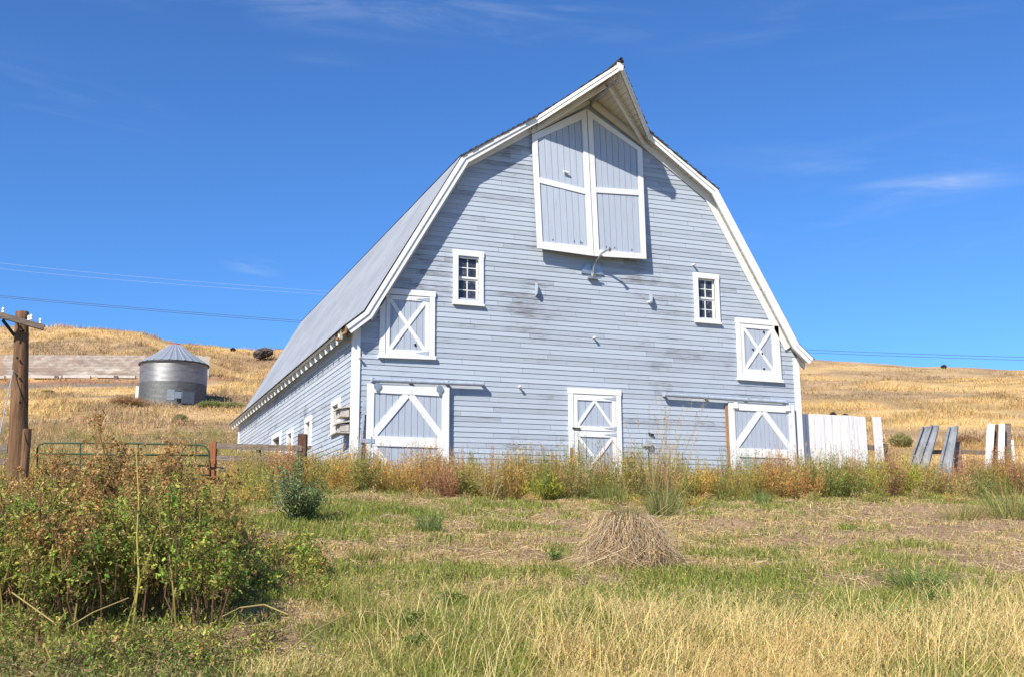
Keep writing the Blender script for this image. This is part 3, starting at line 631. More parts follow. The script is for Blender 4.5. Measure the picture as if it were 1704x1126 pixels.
# centre dutch door
DB = -.72
x0, x1 = -.69, .68
P = Panel((x0, 0, DB), (x1, 0, DB), (x1, 0, 1.655), (x0, 0, 1.655)); w, h = P.wh()
b = Buf(); P.quad(b, -.01, 1.01, 1-.135/h, 1, .022, .058); P.quad(b, 0, .12/w, .0, 1-.135/h-.001, .022, .055); P.quad(b, 1-.135/w, 1, .0, 1-.135/h-.001, .022, .055); dd = b.build('dutch_door', MW, barn)
def zt2(z): return (z-DB)/h
for (z0, z1, kind) in ((.66, 1.50, 'A'), (DB+.02, .64, 'X')):
    A0, A1 = .12/w+.012, 1-.135/w-.008; b = Buf(); P.boards(b, 7, .012, .022, zt2(z1), A0, A1, zt2(z0)); lf = b.build('door_leaf', MB, dd)
    b = Buf(); fa = .09/w; ft = .13/h; T0, T1 = zt2(z0), zt2(z1)
    P.quad(b, A0, A0+fa, T0, T1, .032, .05); P.quad(b, A1-fa, A1, T0, T1, .032, .05); P.quad(b, A0+fa, A1-fa, T0, T0+ft*.8, .032, .049); P.quad(b, A0+fa, A1-fa, T1-ft, T1, .032, .049)
    if kind == 'A': P.strip(b, (A0+fa, T0+ft*.8), ((A0+A1)/2, T1-ft), .07, .032, .046); P.strip(b, (A1-fa, T0+ft*.8), ((A0+A1)/2, T1-ft), .07, .031, .044)
    else: P.strip(b, (A0+fa, T0+ft), (A1-fa, T1-ft), .07, .032, .046); P.strip(b, (A0+fa, T1-ft), (A1-fa, T0+ft), .07, .031, .044)
    b.build('brace', MW, lf)
    b = Buf()
    for tt in ([T1-ft*.5, T0+ft*.5] if kind == 'A' else [T1-ft*.5]):
        b = Buf(); p = P.at(A1+.01, tt); q = P.at(A1-.24, tt); b.prism([p+[0, -.052, -.045], p+[0, -.052, .045], q+[0, -.052, 0]], (0, -.006, 0)); b.build('hinge', MGL, lf)
b = Buf(); p = P.at(.13, zt2(.70)); b.beam(p+[-.1, -.07, 0], p+[.1, -.07, -.01], .02, .03); b.build('latch', MBK, dd)
b = Buf(); b.box((x0+.01, -.060, DB), (x0+.10, -.056, .24)); b.build('bare_patch', MWB, dd)
# sliding doors
def slider(x0, x1, zt_, bot, nb):
    y = -.075; P = Panel((x0, y, bot), (x1, y, bot), (x1, y, zt_-.01), (x0, y, zt_)); w, h = P.wh(); b = Buf(); P.boards(b, nb, 0, .022); o = b.build('sliding_door', MB, barn)
    def T(z): return (z-bot)/h
    b = Buf(); a = .16/w; P.quad(b, 0, a, 0, 1, .028, .052); P.quad(b, 1-a, 1, 0, 1, .028, .052); P.quad(b, a, 1-a, 1-.2/h, 1, .028, .050); P.quad(b, a, 1-a, T(.14), T(.36), .028, .050)
    P.strip(b, (a, T(.38)), (.5-.02, 1-.2/h), .15, .028, .046); P.strip(b, (1-a, T(.38)), (.5+.02, 1-.2/h), .15, .027, .044)
    P.strip(b, (a, T(.12)), (.5, 0.02), .13, .028, .046); P.strip(b, (1-a, T(.12)), (.5, .02), .13, .027, .044)
    b.build('brace', MW, o); return o, P
sl, Ps = slider(-5.535, -3.655, 1.50, -.85, 13)
sr, Pr = slider(3.63, 5.56, 1.50, -.85, 15)
for o, P, hh in ((sl, Ps, (.12, .88)), (sr, Pr, (.10, .9))):
    for a in hh:
        p = P.at(a, 1.)
        b = Buf()
        if o is sl:
            b.prism([p+np.array([math.cos(k*math.pi/6)*.085, -.056, math.sin(k*math.pi/6)*.085-.05]) for k in range(12)], (0, -.02, 0)); b.beam(p+[0, -.07, -.17], p+[0, -.07, .04], .06, .02, (0, 1, 0))
        else: b.box(p+[-.05, -.075, -.14], p+[.05, -.053, .05]); b.box(p+[-.09, -.08, -.16], p+[.06, -.05, -.10])
        b.build('roller', MGA if o is sl else MW, o)
b = Buf(); b.box((3.57, -.075, -.85), (3.628, -.03, 1.42)); b.build('bare_jamb', MWB, barn)
b = Buf(); p = Ps.at(.0, .52); b.box((-5.66, -.14, .20), (-5.36, -.125, .29)); b.box((-5.44, -.145, .12), (-5.42, -.12, .34)); b.build('latch', MGL, sl)
# tracks
for u0, v0, u1, v1 in ((618, 631.5, 806, 638.8), (1105, 656, 1309.8, 668.8)):
    A = WP(u0, v0, -.14); B = WP(u1, v1, -.14); b = Buf(); b.tube([A, B], .048, 12)
    tr_ = b.build('door_track', MGL, barn)
    for i in range(4):
        p = A+(B-A)*(i/3*.98+.01); b = Buf(); b.box(p+[-.014, -.052, -.02], p+[.014, .13, .062]); b.build('track_bracket', MGL, tr_)
# small fittings of the front wall
lamp_c = WP(985, 455)
b = Buf(); pts = [lamp_c+[0, -.03, -.1], lamp_c+[0, -.1, .12], lamp_c+[.03, -.2, .28], lamp_c+[.10, -.34, .42], lamp_c+[.18, -.52, .48], lamp_c+[.20, -.60, .45]]
b.tube(pts, [.03, .025, .025, .025, .03, .05], 10); b.tube([lamp_c+[0, -.03, -.05], lamp_c+[0, -.14, -.10]], .05, 10); gl = b.build('gooseneck_lamp', MGA, barn)
b = Buf(); b.prism([lamp_c+[math.cos(t)*.30*(1 if abs(math.cos(t)) > .1 else 1), -.045, math.sin(t)*.27-.03] for t in np.linspace(0, math.pi, 12)], (0, .02, 0)); b.build('metal_shield', MGA, gl)
b = Buf(); b.box(lamp_c+[-.14, -.12, -.16], lamp_c+[.12, -.03, -.12]); b.beam(lamp_c+[-.14, -.1, -.1], lamp_c+[.2, -.1, -.13], .03, .03); b.build('lamp_bracket', MGA, gl)
for (u, v) in ((890, 482), (1080, 497)):
    p = WP(u, v); b = Buf(); b.prism([p+[0, -.02, -.17], p+[0, -.14, -.13], p+[.0, -.17, 0.0], p+[0, -.10, .14], p+[0, -.02, .17]], (.02, 0, 0)); b.build('pulley_bracket', MGL, barn)
p = WP(1075, 738); b = Buf(); b.box(p+[-.10, -.12, -.06], p+[.09, -.03, .07]); b.tube([p+[0, -.05, -.06], p+[0, -.05, -1.]], .018, 8); b.build('electrical_box', MGL, barn)
p = WP(1081, 722); b = Buf(); b.beam(p+[-.06, -.05, .02], p+[.08, -.05, -.02], .03, .04); b.build('wall_hook', MBK, barn)
for (u, v) in ((863, 643), (987, 562), (1078, 503), (1152, 441), (597, 595)):
    p = WP(u, v); b = Buf(); b.tube([p+[0, 0, 0], p+[0, -.10, -.01]], .022, 8); b.tube([p+[0, -.08, 0], p+[0, -.13, -.03]], .03, 8); b.build('insulator', MGC, barn)
A = WP(607, 668, -.09); B = WP(600, 740, -.09); b = Buf(); b.beam(A, B+(B-A)*.6, .05, .05, (0, 1, 0)); b.beam(A+[.02, 0, .03], A+[.0, 0, -.28], .12, .06, (0, 1, 0)); b.build('stay_pole', MGL, barn)
# side windows
for (y0, y1, z0, z1) in SIDEW:
    X0 = -HW; c = .13; b = Buf()
    def sb(ya, yb, za, zb, o0=.012, o1=.055): b.box((X0-o1, ya, za), (X0-o0, yb, zb))
    sb(y0, y0+c, z0+.03, z1-c-.001); sb(y1-c, y1, z0+.03, z1-c-.001); sb(y0-.01, y1+.01, z1-c, z1, .012, .058); w = b.build('side_window', MW, barn)
    b = Buf(); sb(y0-.02, y1+.02, z0-.02, z0+.03, .012, .09); b.build('sill', MW, w)
    b = Buf(); b.box((X0-.012, y0+c-.02, z0), (X0+.16, y0+c, z1-c+.02)); b.box((X0-.012, y1-c, z0), (X0+.16, y1-c+.02, z1-c+.02)); b.box((X0-.012, y0+c, z1-c), (X0+.16, y1-c, z1-c+.02)); b.box((X0-.012, y0+c, z0), (X0+.16, y1-c, z0+.03)); b.build('jamb', MSO, w)
    b = Buf(); b.box((X0+.10, y0+c, z0+.03), (X0+.103, y1-c, z1-c)); b.build('pane', MGS, w)
    b = Buf(); b.box((X0+.5, y0-.2, z0-.3), (X0+.52, y1+.2, z1+.3)); b.build('dark_interior_sheet', MDK, w)  # dark sheet behind the pane, painted as the shadowed inside of the barn

# nest boxes on the side wall
p = SP(570, 699, -5.95); nb = empty('nest_box', (-5.83, p[1], p[2]-.2), 'weathered two tier wooden nest box hanging on the barn side wall beside a window', 'nest box')
b = Buf(); y = p[1]; z = p[2]
for dz in (.06, -.26):
    b.box((-6.05, y-.24, z+dz), (-5.86, y+.24, z+dz+.16)); b.prism([(-6.12, y-.28, z+dz+.155), (-5.85, y-.28, z+dz+.21), (-5.85, y-.28, z+dz+.24), (-6.12, y-.28, z+dz+.185)], (0, .56, 0))
b.build('box', MGW, nb)
b = Buf(); b.box((-5.86, y-.06, z-.3), (-5.83, y+.06, z+.36)); b.box((-6.14, y-.28, z-.30), (-5.86, y+.28, z-.275)); b.build('back_board', MGW, nb)
b = Buf()
for dz in (.06, -.26):
    for dy in (-.12, .12): b.prism([(-6.053, y+dy+math.cos(k*math.pi/4)*.03, z+dz+.07+math.sin(k*math.pi/4)*.03) for k in range(8)], (.002, 0, 0))
b.build('entrance_hole', MDK, nb)

# ------------------------------------------------------------------ grain bin
c = PD(286.5, 672, 90.0); R = 112/2/1815*90*.975; bz = c[2]-.15
gb = empty('grain_bin', (c[0], c[1], bz), 'round galvanised steel grain bin with cone roof and red cap on the hillside', 'grain bin')
def cyl(bf, cx, cy, z0, z1, r0, r1, n=72, cap=True):
    V = [(cx+r*math.cos(2*math.pi*k/n), cy+r*math.sin(2*math.pi*k/n), z) for z, r in ((z0, r0), (z1, r1)) for k in range(n)]
    bf.add(V, [[k, (k+1) % n, n+(k+1) % n, n+k] for k in range(n)]+([list(range(n, 2*n))] if cap else []))
hgt = (672-602)/1815*90
b = Buf(); cyl(b, c[0], c[1], bz-1, bz+hgt, R, R, 96, False); o = b.build('bin_wall', mat_bin(), gb, smooth=True)
me = o.data; me.vertices.foreach_set('co', (np.concatenate(b.v)-np.array([c[0], c[1], bz])).astype(np.float32).ravel()); o.matrix_parent_inverse = Matrix(); o.location = (0, 0, 0)
b = Buf(); n = 28; zt0 = bz+hgt; zt1 = zt0+(602-568)/1815*90; n2 = n*4
V = []
for ri, (rr, zz) in enumerate(((R+.14, zt0-.05), (R*.55, zt0+(zt1-zt0)*.5-.0), (R*.15, zt1))):
    for k in range(n2):
        t = 2*math.pi*k/n2; rib = .05 if k % 4 == 0 else 0; V.append((c[0]+rr*math.cos(t), c[1]+rr*math.sin(t), zz+rib*(1.2 if ri < 2 else .5)))
b.add(V, [[r*n2+k, r*n2+(k+1) % n2, (r+1)*n2+(k+1) % n2, (r+1)*n2+k] for r in range(2) for k in range(n2)]); b.build('cone_roof', simple('bin_roof_steel', (.40, .44, .48), .45, .45), gb)
b = Buf(); cyl(b, c[0], c[1], zt0-.12, zt0-.02, R+.15, R+.12, 72, False); b.build('eave_ring', MBK, gb)
b = Buf(); cyl(b, c[0], c[1], zt1-.05, zt1+.06, R*.16, R*.16, 24); cyl(b, c[0], c[1], zt1+.06, zt1+.12, R*.13, R*.08, 24); b.build('roof_cap', MRD, gb)
# hatch and side door, facing the camera
dirc = (CAM[:2]-c[:2]); dirc /= np.linalg.norm(dirc)
def onbin(u, z0, z1, w, th, name, mat, lab=None):
    p = PD(u, 660, 90)-np.array([c[0], c[1], 0]); lat = p[:2]@np.array([_r0[0], _r0[1]]); ang = math.asin(np.clip(lat/R, -.99, .99)); dr = dirc*math.cos(ang)+np.array([_r0[0], _r0[1]])*math.sin(ang)
    tn = np.array([-dr[1], dr[0]]); b = Buf(); q = []
    ctr = np.array([c[0], c[1]])+dr*(R-.02)
    P0 = ctr-tn*w/2; P1 = ctr+tn*w/2
    b.prism([(P0[0], P0[1], z0), (P1[0], P1[1], z0), (P1[0], P1[1], z1), (P0[0], P0[1], z1)], (dr[0]*th, dr[1]*th, 0)); return b.build(name, mat, gb)
onbin(296.5, bz+.25, bz+.80, .5, .12, 'hatch_frame', MGA); onbin(296.5, bz+.30, bz+.75, .40, .15, 'hatch', simple('hatch_blue', (.24, .28, .34), .5))
onbin(284, bz+.15, bz+1.0, .62, .07, 'patch_panel', simple('patch_steel', (.30, .32, .34), .5, .5)); onbin(312, bz-.1, bz+.85, .9, .08, 'patch_panel', simple('patch_steel_dark', (.17, .19, .21), .5, .5))
onbin(229, bz-.2, bz+1.55, .9, .35, 'entry_door', MW)
# ------------------------------------------------------------------ retaining wall
A = PD(-420, 600, 115); B = PD(337, 600, 115); dv = (B-A); dv[2] = 0; dl = np.linalg.norm(dv); dv /= dl; nn = np.array([dv[1], -dv[0], 0])
rw = empty('retaining_wall', (B[0], B[1], 15.9), 'long weathered pale retaining wall cut into the hill behind the grain bin', 'wall')
b = Buf(); L0 = 0
topA = (913-582)/1815*115-2.08; topB = (913-589)/1815*115-2.08
b.prism([(*A[:2], 14.5), (*B[:2], 14.5), (*B[:2], topB), (*A[:2], topA)], tuple(-nn*.5)); o = b.build('wall_face', mat_concrete(), rw)
o.data.vertices.foreach_set('co', (np.concatenate(b.v)-np.array([B[0], B[1], 15.9])).astype(np.float32).ravel()); o.matrix_parent_inverse = Matrix()
b = Buf()
s_ = 0
while s_ < dl-9:
    ln = random.uniform(.6, 4.5); 
    if random.random() < .8:
        p = A+dv*s_+nn*.6; q = A+dv*(s_+ln)+nn*.6; z = 16.15+(s_/dl)*-.1; p[2] = z+random.uniform(-.05, .1); q[2] = z; b.beam(p, q, .35, .28)
    s_ += ln+random.uniform(.1, .8)
b.build('ledge_beam', MGW, rw)
b = Buf(); 
for s_ in np.arange(2, dl-6, 6.3): p = A+dv*s_+nn*.75; b.box((p[0]-.2, p[1]-.2, 15.0), (p[0]+.2, p[1]+.2, 15.95+random.random()*.3))
b.build('footing_stub', MWR, rw)
p = PD(340, 592, 115); b = Buf(); b.box((p[0]-1.0, p[1]-.3, 15.), (p[0]+.55, p[1]+.2, topB-.15)); b.build('end_block', simple('pale_concrete', (.52, .49, .43), .9), rw)
# ------------------------------------------------------------------ boulder
import bmesh
def boulder(name, u, v, d, w, h, label):
    p = PD(u, v, d); bm = bmesh.new(); bmesh.ops.create_icosphere(bm, subdivisions=4, radius=1)
    for vv in bm.verts:
        q = np.array(vv.co); n = 0
        for i, s in enumerate((1.3, 2.7, 5.5)): n += (math.sin(q[0]*s*2.1+i)*math.cos(q[1]*s*1.7+2*i)*math.sin(q[2]*s*1.9+i*3+.5))*.30/(i+1)
        k = 1+n; k = round(k*6)/6*.6+k*.4
        vv.co = Vector((q[0]*k*w/2, q[1]*k*w/2, q[2]*k*h*.62))
    me = bpy.data.meshes.new(name); bm.to_mesh(me); bm.free(); me.materials.append(mat_rock()); o = bpy.data.objects.new(name, me); COL.objects.link(o); o.location = (p[0], p[1], p[2]+h*.35)
    tag(o, label, 'boulder')
boulder('boulder', 437, 592, 138, 2.4, 1.05, 'dark rugged basalt boulder on the golden hilltop left of the barn roof')

# ------------------------------------------------------------------ utility pole
dP = 17.0
base = GP(30, dP); base[2] -= .3
up_ = empty('utility_pole', base, 'weathered brown wooden utility pole with a crossarm at the left edge', 'utility pole')
T = PD(37, 519, dP); Bm = PD(31, 705, dP); dd_ = (Bm-T)/(T[2]-Bm[2]); bot = T+dd_*(T[2]-base[2])
n = 26; pts = [bot+(T-bot)*i/(n-1) for i in range(n)]; rad = [.165-(.165-.098)*(i/(n-1))**1.1 for i in range(n)]
b = Buf(); b.tube(pts, rad, 22, rough=.05); b.build('pole', MWO, up_, smooth=True)
b = Buf(); A = PD(-45, 512, dP-.5); B = PD(74, 545.5, dP-.15); off = -FH*.0
b.beam(A-FH*.02, B-FH*.02, .085, .085); b.build('crossarm', MWR, up_)
for (u, v) in ((47.5, 533), (52, 531.5), (67, 538), (5, 520), (-20, 513)):
    q = PD(u, v, dP-.17 if u > 30 else dP-.35); b = Buf(); b.tube([q+[0, 0, -.07], q+[0, 0, .03]], [.012, .012], 6); b.tube([q, q+[0, 0, .03], q+[0, 0, .05], q+[0, 0, .08]], [.026, .016, .026, .014], 10); b.build('insulator', MGC, up_)
b = Buf(); b.beam(PD(4, 532, dP-.4), PD(24, 558, dP-.2), .015, .05); b.build('crossarm_brace', MBK, up_)
b = Buf(); b.tube([PD(22, 615, dP-.15), PD(-16, 795, dP-1.2)], .009, 6); b.build('guy_wire', MGA, up_)
for (u, v) in ((29, 539), (35, 564), (28, 595), (27.5, 624), (33, 669), (38, 550)):
    b = Buf(); q = PD(u, v, dP-.155-.00035*(v-500)*.6); b.prism([q+_rt*math.cos(k*math.pi/4)*.014+np.array([0, 0, 1])*math.sin(k*math.pi/4)*.02 for k in range(8)], tuple(FH*.03)); b.build('bolt_hole', MDK, up_)
# posts, gate, fence on the left
def post(name, u0, u1, vt, d, mat, label, cat='post', lean=0., depth=None, group=None, rnd=False):
    w = (u1-u0)/1815*d; t = PD((u0+u1)/2, vt, d); g = zt(t[0], t[1])-.25; b = Buf(); dep = depth or w
    e = np.array([_r0[0], _r0[1], 0])
    if rnd: b.tube([np.array([t[0]+lean, t[1], g]), np.array([t[0]+lean*.5, t[1], (g+t[2])/2]), t], [w/2*1.05, w/2, w/2*.95], 14, rough=.1); b_ = b
    else: b.beam(np.array([t[0]+lean, t[1], g]), t, dep, w, tuple(e))
    o = b.build(name, mat); o.data.transform(Matrix.Translation((-t[0], -t[1], -g))); o.location = (t[0], t[1], g)
    tag(o, label, cat, group); return o, t
post('wooden_post', 38.5, 53, 713, 16.8, MWO, 'short stubby brown post standing right beside the utility pole', rnd=True)
post('wooden_post', 350, 361, 735, 21, MRP, 'red brown gate post at the left end of the rail fence', rnd=False)
post('wooden_post', 497, 511, 722, 21, MDP, 'dark brown corner post of the rail fence beside the barn corner')
rf = empty('rail_fence', GP(430, 21), 'grey wooden three rail fence between the red and dark brown posts', 'fence')
for (va, vb, hw) in ((741, 745.5, 9), (761, 765.5, 8.5), (780, 784, 7)):
    b = Buf(); w = hw/1815*21; b.beam(PD(361, va, 20.93), PD(503, vb, 20.93), .05, w); b.build('rail', MWR, rf)
b = Buf(); q = PD(431, 738, 20.99); g = float(zt(q[0], q[1])); b.beam((q[0], q[1], g-.2), q, .06, .085, tuple(_r0)); b.build('upright', MWR, rf)
rf2 = empty('rail_fence', GP(0, 17.5), 'broken grey rail end sticking in at the left edge behind the pole', 'fence')
b = Buf(); b.beam(PD(-80, 745, 17.4), PD(13, 746.5, 17.4), .05, .13); b.beam(PD(-80, 765, 17.4), PD(13, 767, 17.4), .05, .11); b.build('rail', MWR, rf2)
gt = empty('tube_gate', GP(200, 20.5), 'green tubular metal farm gate behind the dry weeds', 'gate')
def gp_(u, v): return PD(u, v, 20.5+(u-350)*-.0008*0)
fr = [gp_(62, 790), gp_(62, 745), gp_(66, 739), gp_(74, 736.5), gp_(200, 736.5), gp_(334, 739.5), gp_(342, 742), gp_(347, 750), gp_(349, 765), gp_(350, 792)]
b = Buf(); b.tube(fr, .019, 10); b.build('frame_tube', MGR, gt, smooth=True)
for v in (757, 774, 790):
    b = Buf(); b.tube([gp_(62, v-3), gp_(349, v)], .018, 8); b.build('gate_bar', MGR, gt, smooth=True)
for u in (134, 230, 326):
    b = Buf(); b.beam(gp_(u, 733 if u == 326 else 738), gp_(u, 792), .04, .012); b.build('gate_stay', MGR, gt)
# ------------------------------------------------------------------ right hand fences
bf_ = empty('board_fence', WP(1386, 760, .35), 'tall white vertical board fence joined to the right corner of the barn', 'fence')
us = [1330, 1340, 1354.5, 1370.5, 1384, 1397.5, 1412, 1420, 1426, 1440.5]
Yf = .30
for i in range(len(us)-1):
    a = WP(us[i]+.55, 687+i*.65+random.uniform(-.5, .6), Yf); c_ = WP(us[i+1]-.55, 687+(i+1)*.62+random.uniform(-.3, .6), Yf); b = Buf()
    j = random.uniform(0, .012); b.prism([(a[0], Yf-j, -1.2), (c_[0], Yf-j, -1.2), (c_[0], Yf-j, c_[2]), (a[0], Yf-j, a[2])], (0, .025, 0)); b.build('fence_board', MFB, bf_)
b = Buf(); a = WP(1332, 741, Yf+.08); c_ = WP(1474, 744.5, Yf+.08); b.beam(a, c_, .05, .13); a = WP(1332, 700, Yf+.08); c_ = WP(1438, 704, Yf+.08); b.beam(a, c_, .05, .12); b.build('rail', MWR, bf_)
a = WP(1452, 693, Yf); c_ = WP(1465.5, 693, Yf); b = Buf(); b.prism([(a[0]+.03, Yf-.01, -1.2), (c_[0]+.06, Yf-.01, -1.2), (c_[0], Yf-.01, c_[2]), (a[0], Yf-.01, a[2])], (0, .025, 0)); b.build('fence_board', MFB, bf_)
a = WP(1466, 738, Yf+.2); b = Buf(); b.box((a[0], Yf+.11, -1.2), (a[0]+.16, Yf+.23, a[2])); b.build('fence_post', MWR, bf_)
dR = 27.0
def slab(name, quad, d, th, mat, label, cat, group=None, corr=False):
    """quad in photo coordinates at depth d, made a real board of thickness th running into the ground"""
    P4 = [PD(u, v, d+dd) for u, v, dd in quad]; o_ = np.array(P4[0]); b = Buf()
    if not corr: b.prism(P4, tuple(FH*th))
    else:
        n = 22; V = []
        nv = np.cross(P4[1]-P4[0], P4[3]-P4[0]); nv /= np.linalg.norm(nv)
        for s2 in (0, 1):
            for r in range(6):
                t = r/5
                for k in range(n):
                    a = k/(n-1); p = (P4[0]*(1-a)+P4[1]*a)*(1-t)+(P4[3]*(1-a)+P4[2]*a)*t; ph = (a*1.5+.1) % 1
                    w = .06*(1 if ph < .42 else (0 if .5 < ph < .92 else .5)); V.append(p+nv*(w+s2*.004)+nv*.03*math.sin(t*3+d)*a)
        F = []
        for s2 in (0, 1):
            for r in range(5):
                for k in range(n-1):
                    i = s2*6*n+r*n+k; F.append([i, i+1, i+n+1, i+n])
        b.add(V, F)
    o = b.build(name, mat); o.data.transform(Matrix.Translation(tuple(-o_))); o.location = tuple(o_); tag(o, label, cat, group); return o
MSHT = simple('sheet_metal_pale', (.33, .35, .38), .7, .1, .3, 3., .5)
slab('metal_sheet', [(1500, 800, 0), (1523, 800, 0), (1548, 709, .1), (1533, 709.5, .1)], 27.2, .01, MSHT, 'leftmost leaning pale corrugated metal sheet right of the white fence', 'metal sheet', None, True)
slab('metal_sheet', [(1514, 800, -.1), (1540, 800, -.1), (1564, 707.5, 0), (1547, 706.5, 0)], 27.0, .01, MSHT, 'second leaning corrugated metal sheet, overlapping the leftmost sheet', 'metal sheet', None, True)
slab('metal_sheet', [(1553, 800, -.1), (1582, 800, -.1), (1596, 708, 0), (1576, 710, 0)], 27.0, .01, MSHT, 'grey corrugated metal sheet leaning against the short brown post', 'metal sheet', None, True)
post('wooden_post', 1586, 1596.5, 735, 27.3, MWR, 'short brown post holding the low rail behind the leaning metal sheet')
rr_ = empty('rail_fence', GP(1620, 27.4), 'single low weathered rail between the brown post and the cluster of boards', 'fence')
b = Buf(); b.beam(PD(1545, 751.5, 27.4), PD(1587, 751, 27.4), .05, .10); b.beam(PD(1589, 750.5, 27.36), PD(1642, 752.5, 27.36), .05, .10); b.build('rail', MWR, rr_)
slab('board', [(1638, 800, 0), (1650, 800, 0), (1655.5, 705, 0), (1643.5, 704, 0)], 26.8, .04, MFB, 'leftmost white upright board in the cluster at the right', 'board')
slab('board', [(1650, 795, .1), (1660, 795, .1), (1663, 706, .1), (1656, 706, .1)], 26.9, .06, MWO, 'narrow split brown board between the two white boards at the right', 'board')
slab('board', [(1660, 795, 0), (1671, 795, 0), (1672.5, 704.5, 0), (1663, 704, 0)], 26.8, .04, MFB, 'white board second in the cluster, leaning on the grey brown plank', 'board')
slab('board', [(1671.5, 795, .1), (1682, 795, .1), (1682.5, 704, .1), (1673, 703.5, .1)], 26.9, .07, MWR, 'grey brown rough plank at the right end of the board cluster', 'board')
slab('board', [(1686, 790, .1), (1690, 790, .1), (1687, 731.5, .1), (1682.8, 731.5, .1)], 26.9, .04, MFB, 'thin short white slat at the far right of the board cluster', 'board')
wf = empty('wire_fence', GP(1700, 27), 'thin wire strands running right from the board cluster', 'fence')
for v in (740, 757.5, 775):
    b = Buf(); b.tube([PD(1682, v, 27), PD(1860, v+1, 26)], .004, 5); b.build('wire', MWI, wf)
# ------------------------------------------------------------------ power lines
def yv(u): return 492+.0926*u-.0000192*u*u
for k, (dy, dd_, lab) in enumerate(((0, 0, 'upper dark power line crossing low behind the barn across the whole sky'), (4.5, 1, 'lower dark power line just under its twin, crossing low behind the barn'))):
    pts = [PD(u, yv(u)+dy*(.6+.5*u/1700) if k else yv(u), 122+dd_) for u in np.linspace(-900, 2600, 60)]
    b = Buf(); b.tube(pts, .024, 6); tag(b.build('power_line', MWI), lab, 'power line', 'power lines behind the barn')
for k, (v0, v1, lab) in enumerate(((430, 483, 'upper pale thin wire high in the sky left of the barn roof'), (441, 488, 'lower pale thin wire high in the sky left of the barn roof'))):
    B2 = PD(585, v1+5, 43.3); A2 = PD(-200, v0-20, 100)
    pts = []
    for t in np.linspace(0, 1, 30):
        p = A2*(1-t)+B2*t; p[2] -= 1.0*4*t*(1-t)*.35; pts.append(p)
    b = Buf(); b.tube(pts, np.linspace(.011, .006, 30), 6); tag(b.build('power_line', MWL), lab, 'power line', 'pale wires to the back of the barn')

# ================================================================== vegetation
def blades(bf, P, H, W, az, lean, col, tipcol=None, bend=.5, twist=None):
    """P (N,3) roots; H height; W width; az lean direction; lean horizontal reach as a fraction of H"""
    N = len(P); H = np.broadcast_to(H, N); W = np.broadcast_to(W, N); lean = np.broadcast_to(lean, N)
    d = np.stack([np.cos(az), np.sin(az), np.zeros(N)], -1); tw = az+np.pi/2+rng.normal(0, .8, N) if twist is None else twist
    s = np.stack([np.cos(tw), np.sin(tw), np.zeros(N)], -1)
    mid = P+d*(lean*H*(.5-bend*.25))[:, None]+np.array([0, 0, 1.])*(H*.55)[:, None]
    tip = P+d*(lean*H)[:, None]+np.array([0, 0, 1.])*(H*np.clip(1-lean*.35*bend, .1, 1))[:, None]
    w = (W/2)[:, None]
    V = np.stack([P-s*w, P+s*w, mid+s*w*.8, mid-s*w*.8, tip], 1).reshape(-1, 3)
    i = np.arange(N)*5; Q = np.stack([i, i+1, i+2, i+3], -1); T = np.stack([i+3, i+2, i+4], -1)
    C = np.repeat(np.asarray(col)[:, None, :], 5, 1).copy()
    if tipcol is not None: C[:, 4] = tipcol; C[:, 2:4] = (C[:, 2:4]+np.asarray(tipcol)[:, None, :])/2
    bf.add(V, [Q, T], C.reshape(-1, 3))
def segs(bf, A, B, W, col):
    N = len(A); W = np.broadcast_to(W, N); d = B-A; d /= np.linalg.norm(d, axis=1)[:, None]+1e-9; r = rng.normal(size=(N, 3)); s = np.cross(d, r); s /= np.linalg.norm(s, axis=1)[:, None]+1e-9; w = (W/2)[:, None]
    V = np.stack([A-s*w, A+s*w, B+s*w*.6, B-s*w*.6], 1).reshape(-1, 3); i = np.arange(N)*4
    bf.add(V, [np.stack([i, i+1, i+2, i+3], -1)], np.repeat(col, 4, 0))
def leaves(bf, P, Ln, Wd, col, upb=.3, dirs=None, lobed=False):
    N = len(P); Ln = np.broadcast_to(Ln, N)[:, None]; Wd = np.broadcast_to(Wd, N)[:, None]
    d = rng.normal(size=(N, 3)) if dirs is None else dirs+rng.normal(size=(N, 3))*.35; d[:, 2] += upb; d /= np.linalg.norm(d, axis=1)[:, None]
    r = rng.normal(size=(N, 3))*.6+np.array([0, 0, 1.]); s = np.cross(d, r); s /= np.linalg.norm(s, axis=1)[:, None]+1e-9; n = np.cross(s, d)
    if not lobed:
        V = np.stack([P, P+d*Ln*.45+s*Wd*.5+n*Wd*.15, P+d*Ln, P+d*Ln*.45-s*Wd*.5+n*Wd*.15], 1).reshape(-1, 3); i = np.arange(N)*4
        bf.add(V, [np.stack([i, i+1, i+2, i+3], -1)], np.repeat(col, 4, 0))
    else:
        K = [(0, 0), (.18, .5), (.30, .14), (.48, .55), (.60, .14), (.76, .36), (1., 0), (.76, -.36), (.60, -.14), (.48, -.55), (.30, -.14), (.18, -.5)]
        V = np.stack([P+d*Ln*a+s*Wd*c_+n*(Wd*.25*abs(c_)-Ln*.25*a*a) for a, c_ in K], 1).reshape(-1, 3); i = np.arange(N)*12
        Q = [np.stack([i+a for a in q], -1) for q in ((0, 1, 2), (0, 10, 11), (2, 3, 4), (8, 9, 10), (4, 5, 6), (6, 7, 8))]; Q4 = [np.stack([i, i+2, i+10], -1), np.stack([i+2, i+4, i+8, i+10], -1), np.stack([i+4, i+6, i+8], -1)]
        bf.add(V, [Q[0], Q[1], Q[2], Q[3], Q[4], Q[5]]+Q4, np.repeat(col, 12, 0))
